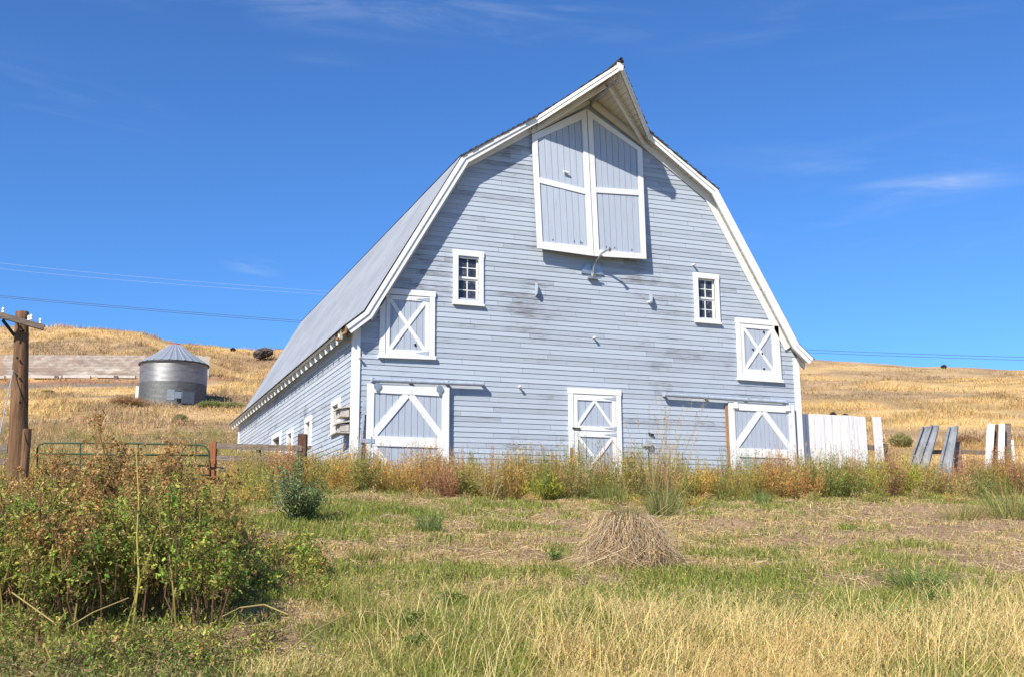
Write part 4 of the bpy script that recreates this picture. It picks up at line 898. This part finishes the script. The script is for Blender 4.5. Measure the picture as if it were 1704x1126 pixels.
def jit(c, N, s=.18, hs=.05):
    c = np.broadcast_to(np.asarray(c, float), (N, 3)); return np.clip(c*(1+rng.normal(0, s, (N, 1)))*(1+rng.normal(0, hs, (N, 3))), .004, .9)
def scatter(N, f0, f1, a0, a1, pw=1.):
    """random ground points between depths f0..f1 and bearings a0..a1 (lateral/forward)"""
    f = f0+(f1-f0)*rng.random(N)**pw; a = a0+(a1-a0)*rng.random(N); l = a*f
    x = CAM[0]+f*FH[0]+l*_r0[0]; y = CAM[1]+f*FH[1]+l*_r0[1]; return x, y, f, a
def inbarn(x, y, m=.0): return (np.abs(x) < HW+m) & (y > -m) & (y < D+m)
BG = np.array([.29, .32, .065]); BG2 = np.array([.18, .22, .045]); BS = np.array([.66, .50, .22]); BS2 = np.array([.46, .32, .15]); BY = np.array([.34, .32, .09])
# --- short lawn grass
b = Buf()
x, y, f, a = scatter(330000, 5.6, 20.5, -.52, .56, .9); g, dm = masks(x, y)
keep = rng.random(len(x)) < np.clip(1.1-dm*1.25, .04, 1); x, y, f, g, dm = x[keep], y[keep], f[keep], g[keep], dm[keep]; N = len(x); P = np.stack([x, y, zt(x, y)-.005], -1)
isg = rng.random(N) < np.clip(g*1.25, .10, .93); t = rng.random(N)[:, None]
col = np.where(isg[:, None], BG*t+BG2*(1-t), BS*t*.95+BS2*(1-t)); col = jit(col, N, .22)
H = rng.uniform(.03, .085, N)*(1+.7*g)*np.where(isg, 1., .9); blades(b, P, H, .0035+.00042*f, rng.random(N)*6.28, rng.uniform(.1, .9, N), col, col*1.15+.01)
tag(b.build('lawn_grass', MF), 'short patchy green and straw grass on the slope before the barn', 'grass', kind='stuff')
# --- straw litter lying on the ground
b = Buf(); x, y, f, a = scatter(52000, 5.6, 20.5, -.52, .56, .9); g, dm = masks(x, y); keep = rng.random(len(x)) < np.clip(.9-.7*g+.35*dm-1.2*(dm > .85), .12, 1); x, y, f = x[keep], y[keep], f[keep]; N = len(x)
P = np.stack([x, y, zt(x, y)+rng.uniform(.008, .05, N)], -1); az = rng.random(N)*6.28; ln = rng.uniform(.05, .20, N); Q = P+np.stack([np.cos(az)*ln, np.sin(az)*ln, np.zeros(N)], -1); Q[:, 2] = zt(Q[:, 0], Q[:, 1])+rng.uniform(.005, .06, N)
segs(b, P, Q, .0028+.0003*f, jit(np.where(rng.random((N, 1)) < .5, np.array([.60, .46, .29]), np.array([.42, .30, .20])), N, .22)); tag(b.build('straw_litter', MF), 'dry straw lying scattered over the lawn', 'straw', kind='stuff')
# --- tall straw grass in the foreground
b = Buf()
def tall(N, f0, f1, a0, a1, hm, seed, thr, c1, c2, w=.0035, lean=(.1, .7), heads=.25, pw=1.):
    x, y, f, a = scatter(N, f0, f1, a0, a1, pw); n = fbm(x, y, 1.1, seed, 3); edge = np.clip((a-a0)/.08, 0, 1)*np.clip((a1-a)/.05, 0, 1)*np.clip((f1-f)/1.2, 0, 1)
    keep = n*1.0+edge*.35 > thr+rng.random(len(x))*.25; x, y, f = x[keep], y[keep], f[keep]; N = len(x); P = np.stack([x, y, zt(x, y)-.01], -1)
    H = hm*rng.uniform(.45, 1.15, N)*(.7+.6*fbm(x, y, .7, seed+5, 2)); t = rng.random((N, 1)); az = rng.normal(.2, 1.6, N); le = rng.uniform(*lean, N)
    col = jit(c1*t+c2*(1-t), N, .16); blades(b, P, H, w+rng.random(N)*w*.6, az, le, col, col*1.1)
    k = rng.random(N) < heads; k = np.where(k)[0]; d = np.stack([np.cos(az[k]), np.sin(az[k]), np.zeros(len(k))], -1)
    tip = P[k]+d*(le[k]*H[k])[:, None]+np.array([0, 0, 1.])*(H[k]*(1-le[k]*.175))[:, None]
    for j in range(4):
        q = tip+rng.normal(0, .008, (len(k), 3))-np.array([0, 0, .014*j])-d*.006*j; leaves(b, q, .018, .005, jit(BS*1.05, len(k), .15), .8, np.broadcast_to(d*.4+[0, 0, .9], (len(k), 3)).copy())
YG = np.array([.74, .57, .25]); YD = np.array([.56, .38, .14])
tall(26000, 5.6, 8.6, -.06, .54, .27, 101, .70, YG, YD, lean=(.1, 1.3))
tall(12000, 5.6, 9.3, .04, .54, .31, 111, .64, YG, YG*.85, lean=(.2, 1.5))
tall(12000, 5.6, 7.6, -.30, .14, .20, 121, .60, YG, BY, lean=(.2, 1.4))
tall(42000, 5.6, 9.6, -.20, .54, .16, 123, .42, BG, BG2, lean=(.2, 1.2), heads=0)
tall(12000, 5.6, 9.6, -.20, .54, .12, 127, .50, YD, BS, lean=(.5, 2.2), heads=0)
tall(7000, 7.0, 10.8, -.18, .54, .17, 131, .64, YG, BG*1.3, lean=(.1, 1.2))
tall(16000, 9., 18.5, -.25, .56, .10, 141, .58, BS, BG, w=.005, lean=(.2, 1.6))
tall(7000, 9., 18.5, -.25, .56, .15, 149, .66, BS, BY, w=.005, lean=(.2, 1.6))
tall(2000, 5.6, 8.8, -.14, .54, .46, 151, .45, YG*1.08, YG, w=.003, lean=(.3, 1.4))
x, y, f, a = scatter(26000, 7, 20, -.4, .56); g, dm = masks(x, y); k = dm > .45+rng.random(len(x))*.4; x, y = x[k], y[k]; N = len(x)   # clods on bare soil
leaves(b, np.stack([x, y, zt(x, y)+.004], -1), rng.uniform(.012, .04, N), rng.uniform(.012, .03, N), jit(DIRT*1.05, N, .3), .2)
tag(b.build('tall_straw_grass', MF), 'tall dry golden straw grass filling the foreground at the right', 'grass', kind='stuff')
# --- hill grass: tufts get their true size, the slope is far away
b = Buf()
def hill(N, f0, f1, a0, a1, h, w, nb, pw=1., green=.1, sparse=0.):
    x, y, f, a = scatter(N, f0, f1, a0, a1, pw); k = ~inbarn(x, y, .25)
    k &= fbm(x, y, .5, 231, 3)+rng.random(len(x))*.2 > sparse+.12
    h = h*1.0
    k &= ~((np.abs(x-c_bin[0]) < R) & (np.abs(y-c_bin[1]) < R)); k &= ~((f > 113.6) & (f < 116.2) & (a < -.27)) & ~((f > 100.5) & (f < 113) & (a < -.27) & (rng.random(len(x)) < .85))
    x, y, f = x[k], y[k], f[k]; M_ = len(x); c0 = hillcol(x, y); gm = np.clip((fbm(x, y, .25, 91, 3)-.47)*4+.15, 0, 1)
    for j in range(nb):
        N = M_; r = h*.28; P = np.stack([x+rng.normal(0, r, N), y+rng.normal(0, r, N), np.zeros(N)], -1); P[:, 2] = zt(P[:, 0], P[:, 1])-.03
        isg = rng.random(N) < green*(.3+gm*1.4); col = np.where(isg[:, None], np.array([.22, .22, .08]), c0*1.12); col = jit(col, N, .2)
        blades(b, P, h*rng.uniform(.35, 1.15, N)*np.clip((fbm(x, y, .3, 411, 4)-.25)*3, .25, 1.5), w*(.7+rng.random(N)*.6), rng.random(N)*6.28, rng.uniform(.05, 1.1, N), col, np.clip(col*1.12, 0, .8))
c_bin = c
hill(9000, 22.5, 34, -.56, -.10, .55, .012, 7, green=.5, pw=1.0)
hill(9000, 32, 62, -.53, -.18, .60, .022, 6, green=.35)
hill(9000, 58, 112, -.53, -.18, .55, .040, 5, green=.12)
hill(6500, 112, 152, -.55, -.17, .60, .055, 5, green=.04)
hill(7000, 24, 50, .27, .62, .45, .016, 6, green=.1, sparse=.3)
hill(9000, 48, 92, .26, .60, .45, .032, 5, green=.08, sparse=.35)
hill(9000, 88, 146, .25, .60, .42, .05, 5, green=.04, sparse=.35)
tag(b.build('hill_grass', MF), 'dry golden grass covering the hillside behind the barn', 'grass', kind='stuff')
# --- kochia like weeds
PAL = {'rust': [(.40, .21, .07), (.46, .30, .09), (.30, .14, .06)], 'ochre': [(.48, .33, .08), (.36, .28, .06), (.50, .26, .07)], 'olive': [(.25, .25, .06), (.34, .30, .07), (.17, .19, .05)], 'green': [(.13, .18, .045), (.24, .25, .06), (.10, .14, .04)],
       'pink': [(.40, .16, .12), (.36, .20, .10), (.30, .22, .08)], 'yellow': [(.46, .44, .04), (.34, .38, .04), (.20, .26, .05)], 'tan': [(.48, .36, .18), (.38, .26, .12), (.28, .22, .08)]}
MIXW = .14
def bush(bf, p, h, w, pal, nb=42, nl=26, ls=1., stems=True):
    cols = np.array(PAL[pal]); az = rng.random(nb)*6.28; sp = np.sqrt(rng.random(nb))*w*.5; hh = h*(1-.45*(sp/(w*.5))**2)*rng.uniform(.72, 1.12, nb)
    d = np.stack([np.cos(az), np.sin(az), np.zeros(nb)], -1); A = p+d*(sp*.2)[:, None]; B = p+d*sp[:, None]+np.array([0, 0, 1.])*hh[:, None]
    Mi = (A+B)/2+d*(sp*.22)[:, None]; st = jit(cols[0]*.8+.02, nb, .2)
    if stems: segs(bf, A, Mi, .008, st); segs(bf, Mi, B, .006, st)
    t = rng.random((nb, nl))**.75; tt = t[..., None]
    L_ = (A[:, None]*(1-tt)**2+2*Mi[:, None]*tt*(1-tt)+B[:, None]*tt**2); fan = rng.normal(0, .05*w/.8, (nb, nl, 3))*(.35+1.1*(1-t[..., None])); L_ = (L_+fan).reshape(-1, 3)
    z = (L_[:, 2]-p[2])/h; N = len(L_); cols = np.clip(cols*1.5, 0, .75); ci = rng.integers(0, 3, N); c = (cols[ci]*.65+cols[rng.integers(0, 3)]*.35); c = c*(1-MIXW)+np.array([.50, .36, .12])*MIXW
    lowg = np.clip(.5-z, 0, .4)[:, None]; c = c*(1-lowg)+np.array([.17, .19, .055])*lowg
    leaves(bf, L_, rng.uniform(.03, .075, N)*ls, rng.uniform(.007, .013, N)*ls, jit(c, N, .22), .9)
b = Buf(); names = ['rust', 'ochre', 'olive', 'rust', 'tan', 'green', 'pink', 'ochre', 'green', 'olive']
for i in range(300):
    f = rng.uniform(19.0, 22.8); u = rng.uniform(395, 1790); p = GP(u, f)
    if f-(19.0) > 0 and inbarn(p[0], p[1], .35): continue
    k = vnoise(p[0], p[1], .8, 5); pal = names[int((k*7+rng.random()*4)) % len(names)]
    hgt_ = rng.uniform(.50, 1.12)*(.8+.4*vnoise(p[0], p[1], 1.1, 66))*(1.0 if u > 560 else .8)*(1 if u < 1380 else .92); bush(b, p, hgt_, rng.uniform(.4, 1.1), pal, int(rng.uniform(22, 46)), 26, rng.uniform(.7, 1.3))
for i in range(110):
    f = rng.uniform(22.4, 27.2); u = rng.uniform(900, 1850); p = GP(u, f)
    if inbarn(p[0], p[1], .3): continue
    bush(b, p, rng.uniform(.35, .7), rng.uniform(.5, .9), names[rng.integers(0, 9)], 26, 22)
for i in range(110):   # loose seed stalks standing above the weeds
    f = rng.uniform(19.3, 22); u = rng.uniform(560, 1700); p = GP(u, f)
    if inbarn(p[0], p[1], .3): continue
    bush(b, p, rng.uniform(.6, 1.15), rng.uniform(.15, .4), names[rng.integers(0, 9)], int(rng.uniform(2, 6)), 22, .8)
for i in range(90):   # low weeds left of the barn, round the gate
    f = rng.uniform(11.5, 20.5); u = rng.uniform(-60, 470 if f > 16 else 420); bush(b, GP(u, f), rng.uniform(.3, .65), rng.uniform(.5, .9), ['olive', 'ochre', 'tan', 'green', 'olive'][rng.integers(0, 5)], 26, 20)
for i in range(50):
    f = rng.uniform(17.5, 19.2); u = rng.uniform(470, 1700); bush(b, GP(u, f), rng.uniform(.10, .26), rng.uniform(.3, .6), ['olive', 'tan', 'green', 'ochre'][rng.integers(0, 4)], 16, 16, .8)
tag(b.build('weed_band', MF), 'mass of rust, ochre and olive autumn weeds along the foot of the barn', 'weeds', kind='stuff')
def one_bush(name, u, f, h, w, pal, label, cat, nb=60, nl=34, ls=1.):
    p = GP(u, f); b = Buf(); bush(b, np.zeros(3), h, w, pal, nb, nl, ls); o = b.build(name, MF); o.location = tuple(p); tag(o, label, cat); return o
one_bush('weed_bush', 1490, 19.4, .85, 1.05, 'yellow', 'bright yellow green weed bush in front of the leaning metal sheets', 'weed', 70, 40)
one_bush('weed_bush', 1412, 18.9, .55, .95, 'green', 'low dark green rounded weed bush below the lone white slat', 'weed', 70, 40)
one_bush('weed_bush', 905, 19.2, .55, .8, 'yellow', 'yellow green weed bush among the orange weeds left of the centre door', 'weed', 55, 34)
one_bush('weed_bush', 690, 19.6, .98, 1.2, 'rust', 'tall rusty orange weed bush in front of the left sliding door', 'weed', 80, 40)
one_bush('weed_bush', 1290, 19.8, .92, 1.1, 'rust', 'dark rusty weed bush standing in front of the right sliding door', 'weed', 80, 38)
one_bush('weed_bush', 818, 21.2, 1.02, .30, 'pink', 'slender reddish plume weed rising above the weeds left of the centre door', 'weed', 14, 40)
one_bush('weed_bush', 1340, 19.0, .5, .9, 'rust', 'low reddish brown weed bush below the white corner board', 'weed', 60, 36)
one_bush('weed_bush', 575, 19.9, .75, .8, 'ochre', 'golden yellow weed bush at the left front corner of the barn', 'weed', 50, 34)
one_bush('weed_bush', 1165, 19.3, .6, .9, 'ochre', 'orange yellow weed bush right of the tall green rush clump', 'weed', 60, 34)
MIXW = 0.
# --- grey green shrub
p = GV(500, 868); sh = empty('shrub', p, 'leafy grey green shrub beside the dark brown fence post', 'shrub'); b = Buf(); bs = Buf(); nb = 46
az = rng.random(nb)*6.28; sp = np.sqrt(rng.random(nb))*.39; hh = rng.uniform(.32, 1.0, nb)*(1-.45*(sp/.5)**2)*(.85+.25*np.cos(az-2.2)); sp = sp*rng.uniform(.6, 1.35, nb)
for i in range(nb):
    A = p+np.array([math.cos(az[i])*sp[i]*.15, math.sin(az[i])*sp[i]*.15, 0]); B = p+np.array([math.cos(az[i])*sp[i], math.sin(az[i])*sp[i], hh[i]]); mid = (A+B)/2+np.array([math.cos(az[i])*sp[i]*.25, math.sin(az[i])*sp[i]*.25, 0])
    bs.tube([A, mid, B], [.006, .005, .003], 5, c=(.16, .13, .07)); n = int(rng.uniform(50, 140)); t = rng.random(n)[:, None]**.8; L_ = A*(1-t)**2+2*mid*t*(1-t)+B*t*t+rng.normal(0, .036, (n, 3))
    leaves(b, L_, rng.uniform(.03, .062, n), rng.uniform(.012, .022, n), jit((.24, .30, .13) if i % 3 else (.15, .21, .08), n, .2), .6)
bs.build('stems', MF, sh); b.build('foliage', MF, sh)
# --- tufts
def tuft(name, u, v, h, r, n, c1, c2, label, cat='grass tuft', lean=(.0, 1.3), w=.0045, fall=0.):
    c1 = np.array(c1)*1.1; c2 = np.array(c2)*1.4
    p = GV(u, v); b = Buf(); N = n; rr = r*.42*np.sqrt(rng.random(N)); t = rng.random(N)*6.28; P = np.stack([rr*np.cos(t), rr*np.sin(t), np.full(N, -.02)], -1)
    col = jit(np.where(rng.random((N, 1)) < .6, np.array(c1), np.array(c2)), N, .2); blades(b, P, h*rng.uniform(.45, 1.1, N), w, t+rng.normal(0, .4, N), rng.uniform(*lean, N)*r/h, col, np.clip(col*1.25, 0, .8)); o = b.build(name, MF); o.location = tuple(p); tag(o, label, cat); return o, p
tuft('rush_tuft', 716, 889, .44, .30, 260, (.10, .16, .045), (.16, .20, .06), 'upright dark green rush tuft on the lawn below the left sliding door')
tuft('rush_tuft', 604, 936, .22, .24, 260, (.15, .17, .05), (.30, .26, .09), 'small low olive grass tuft nearer and left of the upright green rush tuft')
tuft('rush_tuft', 1103, 862, .62, .46, 420, (.10, .14, .045), (.30, .26, .10), 'big dark green rush clump at the weed edge behind the straw mound')
tuft('rush_tuft', 1018, 838, .48, .40, 240, (.20, .20, .06), (.13, .16, .05), 'olive green tall grass clump left of the big rush clump')
tuft('rush_tuft', 1270, 840, .34, .30, 300, (.12, .18, .06), (.22, .24, .08), 'blue green grass tuft at the edge of the weeds below the right sliding door')
tuft('rush_tuft', 1690, 862, .66, .8, 520, (.14, .18, .05), (.36, .31, .12), 'tall green grass clump at the right edge before the board cluster')
tuft('rush_tuft', 1530, 985, .28, .5, 500, (.10, .17, .04), (.14, .2, .05), 'dense dark green grass tuft above the straw grass at the lower right')
tuft('rush_tuft', 1600, 865, .35, .5, 260, (.16, .19, .05), (.32, .27, .1), 'loose green and tan grass tuft on the pale litter at the right')
# tall pale seed stalks rising from the rush clump in front of the wall
p = GV(1110, 858); st = empty('seed_stalks', p, 'tall thin pale grass stalks rising before the wall right of the centre door', 'grass'); b = Buf(); N = 60
t = rng.random(N)*6.28; P = p+np.stack([rng.normal(0, .12, N), rng.normal(0, .12, N), np.zeros(N)], -1); T = PD(1, 1, 1)
H = rng.uniform(.9, 1.75, N); la = rng.normal(.15, .35, N); Q = P+np.array([_r0[0], _r0[1], 0])*(la*H)[:, None]*.6+np.array([0, 0, 1.])*H[:, None]; md = (P+Q)/2+np.array([0, 0, .06])
segs(b, P, md, .006, jit((.42, .32, .14), N)); segs(b, md, Q, .005, jit((.50, .38, .18), N))
for j in range(12): tt = 1-.02*j; leaves(b, md+(Q-md)*tt+rng.normal(0, .006, (N, 3)), .035, .008, jit((.52, .40, .20), N), 1.2)
b.build('stalks', MF, st)
# straw mound
p = GV(1045, 938); sm = empty('straw_mound', p, 'drooping mound of pale dead grass in the middle of the lawn', 'grass mound'); b = Buf(); N = 3600
t = rng.random(N)*6.28; ph = rng.random(N)**.8; top = (.10+.33*rng.random(N)**.7)*(1-.1*ph)*(.75+.5*vnoise(t*2, ph*0, 1.5, 4)); R1 = (.08+.46*ph)*rng.uniform(.7, 1.15, N)*(.8+.45*vnoise(t*1.6, ph*0+9, 1., 8))
r0_ = np.sqrt(rng.random(N))*.15; t1 = t+rng.normal(0, .35, N); t2 = t1+rng.normal(0, .5, N)
P0 = p+np.stack([np.cos(t)*r0_, np.sin(t)*r0_, top*1.0+.05], -1); m1 = p+np.stack([np.cos(t1)*(r0_+R1*.35), np.sin(t1)*(r0_+R1*.35), top*1.08], -1); m2 = p+np.stack([np.cos(t1)*(r0_*.5+R1*.8), np.sin(t1)*(r0_*.5+R1*.8), top*rng.uniform(.35, .7, N)], -1)
en = p+np.stack([np.cos(t2)*(R1+.08), np.sin(t2)*(R1+.08)*.9, np.zeros(N)], -1); en[:, 2] = zt(en[:, 0], en[:, 1])+rng.random(N)*.06; m1 += rng.normal(0, .025, (N, 3)); m2 += rng.normal(0, .035, (N, 3)); m2[:, 2] = np.maximum(m2[:, 2], zt(m2[:, 0], m2[:, 1])+.02)
c1 = jit(np.where(rng.random((N, 1)) < .45, np.array([.64, .49, .27]), np.where(rng.random((N, 1)) < .5, np.array([.40, .28, .17]), np.array([.54, .44, .33]))), N, .25); segs(b, P0, m1, .0045, c1); segs(b, m1, m2, .0045, c1); segs(b, m2, en, .0045, c1)
N = 1300; t = rng.random(N)*6.28; rr = .62*np.sqrt(rng.random(N)); q = p+np.stack([np.cos(t)*rr*1.1, np.sin(t)*rr, np.zeros(N)], -1); q[:, 2] = zt(q[:, 0], q[:, 1])+np.clip(.34*(1-(rr/.6)**1.4), .01, 1)*rng.uniform(.3, 1.15, N); az = t+rng.normal(0, 1.1, N); ln = rng.uniform(.06, .26, N); e = q+np.stack([np.cos(az)*ln, np.sin(az)*ln, -rng.random(N)*.14], -1); e[:, 2] = np.maximum(e[:, 2], zt(e[:, 0], e[:, 1])+.01); segs(b, q, e, .0045, jit(np.array([.60, .46, .26]), N, .25))
b.build('dead_straw', MF, sm)
b = Buf(); N = 620; t = rng.random(N)*6.28; rr = .2*rng.random(N); P = p+np.stack([rr*np.cos(t)*.7, rr*np.sin(t)*.7, np.full(N, .28)], -1); col = jit(np.where(rng.random((N, 1)) < .45, (.18, .20, .07), (.42, .33, .14)), N, .2); blades(b, P, rng.uniform(.14, .38, N), .0045, t, rng.uniform(.05, .9, N), col, col*1.2); b.build('green_tip', MF, sm)
b = Buf(); N = 70; t = rng.random(N)*6.28; P = p+np.stack([rng.normal(0, .06, N), rng.normal(0, .06, N), np.full(N, .25)], -1); Q = P+np.stack([np.cos(t)*rng.uniform(.4, .9, N), np.sin(t)*rng.uniform(.4, .8, N), rng.uniform(-.2, .35, N)], -1); Q[:, 2] = np.maximum(Q[:, 2], zt(Q[:, 0], Q[:, 1])+.02); segs(b, P, Q, .006, jit((.52, .40, .20), N)); b.build('stray_stalks', MF, sm)
# --- small leafy weeds on the lawn
def rosette(u, v, h, w, n, label, c=(.09, .17, .035)):
    p = GV(u, v); b = Buf(); q = np.stack([rng.normal(0, w*.4, n), rng.normal(0, w*.4, n), rng.random(n)*h], -1); leaves(b, q, rng.uniform(.03, .06, n), rng.uniform(.014, .026, n), jit(c, n, .25), .5, lobed=True); segs(b, np.zeros((n, 3)), q, .003, jit((.2, .25, .08), n)); o = b.build('leafy_weed', MF); o.location = tuple(p); tag(o, label, 'weed')
rosette(927, 938, .10, .14, 90, 'small dark green leafy weed beside the mole hill left of the straw mound')
rosette(750, 1012, .12, .16, 150, 'dark green leafy weed in the lower middle of the lawn')
rosette(678, 1052, .12, .14, 130, 'green leafy weed left of the lowest straw grass, nearer the thicket')
rosette(1555, 1010, .1, .14, 100, 'green leafy weed hidden in the straw grass at the lower right')
rosette(690, 1085, .1, .12, 90, 'low green weed just below the other leafy weed near the bottom edge')
# --- low leafy ground cover at lower left
b = Buf(); x, y, f, a = scatter(85000, 5.3, 9.4, -.56, .0, .9); n = fbm(x, y, 1.3, 301, 3); k = n > .42+np.clip((a+.30)*1.1, -.1, .25)+rng.random(len(x))*.12; x, y = x[k], y[k]; N = len(x)
hp = .05+.16*np.clip((fbm(x, y, 2.2, 311, 2)-.3)*2, 0, 1); P = np.stack([x, y, zt(x, y)+hp*rng.random(N)], -1); cc = np.where(rng.random((N, 1)) < .75, np.array([.15, .215, .05]), np.array([.30, .28, .08])); cc = np.where(rng.random((N, 1)) < .2, np.array([.38, .25, .14]), cc)
leaves(b, P, rng.uniform(.016, .045, N), rng.uniform(.007, .018, N), jit(cc, N, .28), .5, lobed=True)
tag(b.build('leafy_ground_cover', MF), 'low green leafy weeds covering the ground at the lower left', 'ground cover', kind='stuff')
# --- the weed thicket on the left
p0 = GP(180, 9.3); th = empty('weed_thicket', p0, 'dense tangled thicket of green weeds and brown thistle heads at the lower left', 'thicket'); bs = Buf(); bl_ = Buf(); bh = Buf()
def thick(N, u0, u1, f0, f1, h0, h1, heads, leafn, colmix, tlo=.1, sz=1.):
    for i in range(N):
        u = rng.uniform(u0, u1); f = rng.uniform(f0, f1); p = GP(u, f); k = vnoise(p[0], p[1], 2.2, 77); hf = rng.uniform(.72, 1.08)*(.8+.4*k)
        H = rng.uniform(h0, h1)*hf*(1-.5*min(1., max(0, (u-290)/150))); la = rng.normal(0, .2, 2); B = p+np.array([la[0]*H, la[1]*H, H]); mid = (p+B)/2+np.array([rng.normal(0, .05), rng.normal(0, .05), 0])
        yel = rng.random() < .35; bs.tube([p-[0, 0, .05], mid, B], [.007, .006, .003], 5, c=(.42, .34, .10) if yel else (.20, .12, .07))
        nbr = int(rng.uniform(5, 11)); bt = (tlo+(1-tlo)*rng.random(nbr)**.7)[:, None]; bo = p*(1-bt)**2+2*mid*bt*(1-bt)+B*bt*bt
        bd = rng.normal(size=(nbr, 3)); bd[:, 2] = np.abs(bd[:, 2])*.7+.25; bd /= np.linalg.norm(bd, axis=1)[:, None]; be = bo+bd*rng.uniform(.08, .30, (nbr, 1))*(1.1-.6*bt)
        segs(bs, bo, be, .005, np.tile((.34, .30, .10) if yel else (.20, .14, .07), (nbr, 1)))
        n = int(leafn*rng.uniform(.7, 1.9)); k_ = rng.integers(0, nbr, n); u_ = rng.random((n, 1))**.6; Lp = bo[k_]*(1-u_)+be[k_]*u_+rng.normal(0, .022, (n, 3)); t = bt[k_]
        zz = t[:, 0]; base = [(.20, .32, .05), (.29, .39, .07), (.13, .22, .04), (.44, .44, .09)][rng.integers(0, 4)]; c_ = np.where(rng.random((n, 1)) < colmix, np.array(base), np.array([.38, .35, .09])); dead = rng.random(n) < np.clip(.6-zz, .04, .5); c_ = np.where(dead[:, None], np.array([.28, .15, .085]), c_)
        leaves(bl_, Lp, rng.uniform(.022, .068, n)*(1-.25*zz)*sz, rng.uniform(.009, .028, n)*sz, jit(c_, n, .28), .25, lobed=True)
        m = int(heads*rng.uniform(.3, 1.6))
        if m:
            nc = max(1, m//3); cc = B+rng.normal(0, 1, (nc, 3))*[.09, .09, .08]; q = cc[rng.integers(0, nc, m)]+rng.normal(0, 1, (m, 3))*.028; segs(bs, np.tile(B-[0, 0, .20], (m, 1)), q, .004, np.tile((.34, .22, .10), (m, 1)))
            hc = [(.52, .31, .11), (.62, .43, .18), (.40, .25, .10)][rng.integers(0, 3)]
            for j in range(10): leaves(bh, q+rng.normal(0, .004, (m, 3)), .026, .016, jit(hc, m, .25), .4)
thick(105, -90, 385, 8.0, 8.9, .62, .95, 1, 90, .6, .36)
thick(150, -90, 400, 8.8, 9.8, .75, 1.0, 3, 105, .55)
thick(95, -90, 415, 9.6, 10.6, .80, 1.0, 10, 60, .5)
thick(85, 60, 370, 10.0, 11.4, .82, 1.10, 26, 22, .3, .4)
thick(30, -100, 70, 8.6, 10.2, .65, .85, 10, 60, .5)
thick(25, 60, 140, 8.0, 8.4, .7, .9, 14, 50, .3)
thick(80, 330, 540, 9.2, 12., .14, .40, 1, 50, .6)
thick(55, -90, 470, 6.8, 8.0, .08, .22, 1, 50, .5, .0, .8)
bs.build('stems', MF, th); bl_.build('leaves', MF, th); bh.build('seed_heads', MF, th)
b = Buf(); A = GP(229, 7.95); b.tube([A-[0, 0, .05], PD(231, 960, 8.0), PD(228, 890, 8.1), PD(231, 830, 8.3), PD(226, 740, 8.5)], [.008, .0075, .007, .005, .003], 7, c=(.50, .42, .12)); b.build('yellow_stem', MF, th, smooth=True)
for (pts) in ([(110, 1045, 7.4), (155, 1018, 7.5), (214, 994, 7.7)], [(370, 1025, 7.4), (400, 1010, 7.5), (440, 1005, 7.4), (480, 1022, 7.2)], [(470, 1090, 6.5), (520, 1050, 6.7), (580, 1020, 7.)], [(20, 985, 7.6), (90, 1035, 7.3)]):
    b = Buf(); b.tube([PD(*q) for q in pts], .005, 6, c=(.46, .36, .14)); b.build('fallen_stalk', MF, th)
# --- shrubs and dark bushes on the hills
def hb(u, v, d, h, w, pal, label, name='hill_shrub'):
    h *= .75
    p = PD(u, v, d); p[2] = float(zt(p[0], p[1])); b = Buf(); bush(b, np.zeros(3), h, w, pal, 150, 60, 1.0+w*.7, False); o = b.build(name, MF); o.location = tuple(p); tag(o, label, 'shrub')
PAL['dark'] = [(.05, .05, .03), (.09, .085, .045), (.04, .045, .03)]; PAL['sage'] = [(.20, .20, .09), (.27, .25, .11), (.16, .17, .07)]; PAL['redbr'] = [(.24, .11, .06), (.32, .20, .10), (.22, .14, .08)]; PAL['bingreen'] = [(.17, .21, .06), (.26, .26, .09), (.13, .16, .05)]
hb(1571, 616, 146, .7, .8, 'dark', 'lone dark shrub on the right hand skyline')
hb(388, 575, 146, .7, .8, 'dark', 'small dark shrub on the skyline left of the boulder')
hb(352, 668, 86, .45, 2.4, 'bingreen', 'low green shrub patch at the right foot of the grain bin')
hb(215, 676, 84, .8, 3.0, 'redbr', 'reddish brown shrub at the left foot of the grain bin')
hb(300, 690, 70, .6, 1.0, 'sage', 'small sage green shrub in the grass below the grain bin')
hb(390, 672, 84, .8, 1.8, 'sage', 'sage green shrub between the grain bin and the barn roof')
hb(80, 652, 96, .5, 1.2, 'sage', 'small green shrub below the retaining wall')
hb(1497, 703, 50, .8, 1.1, 'sage', 'olive shrub on the slope above the leftmost metal sheet')
hb(1600, 700, 50, .5, 1.6, 'redbr', 'brownish shrub on the slope just behind the third metal sheet')
hb(1385, 668, 70, .5, .5, 'dark', 'dark shrub on the slope above the white board fence')
hb(1405, 671, 70, .4, .45, 'dark', 'small dark bush right of the dark shrub above the white board fence')
# green and tan tall plants left of barn, in front of the side wall
b = Buf()
for i in range(60):
    f = rng.uniform(21.5, 40); q = GP(0, f); x_ = rng.uniform(-7.6, -6.1); y_ = rng.uniform(2, 19); bush(b, np.array([x_, y_, float(zt(x_, y_))]), rng.uniform(.3, .65), rng.uniform(.5, .9), ['olive', 'tan', 'green', 'ochre'][rng.integers(0, 4)], 24, 22)
for i in range(110):
    f = rng.uniform(23, 60); a_ = rng.uniform(-.50, -.21); x_ = CAM[0]+f*FH[0]+a_*f*_r0[0]; y_ = CAM[1]+f*FH[1]+a_*f*_r0[1]
    bush(b, np.array([x_, y_, float(zt(x_, y_))]), rng.uniform(.4, .8), rng.uniform(.6, 1.3), ['sage', 'sage', 'tan', 'olive'][rng.integers(0, 4)], 26, 20, 1.4)
tag(b.build('side_weeds', MF), 'olive and tan weeds scattered beside the barn side wall and up the slope', 'weeds', kind='stuff')
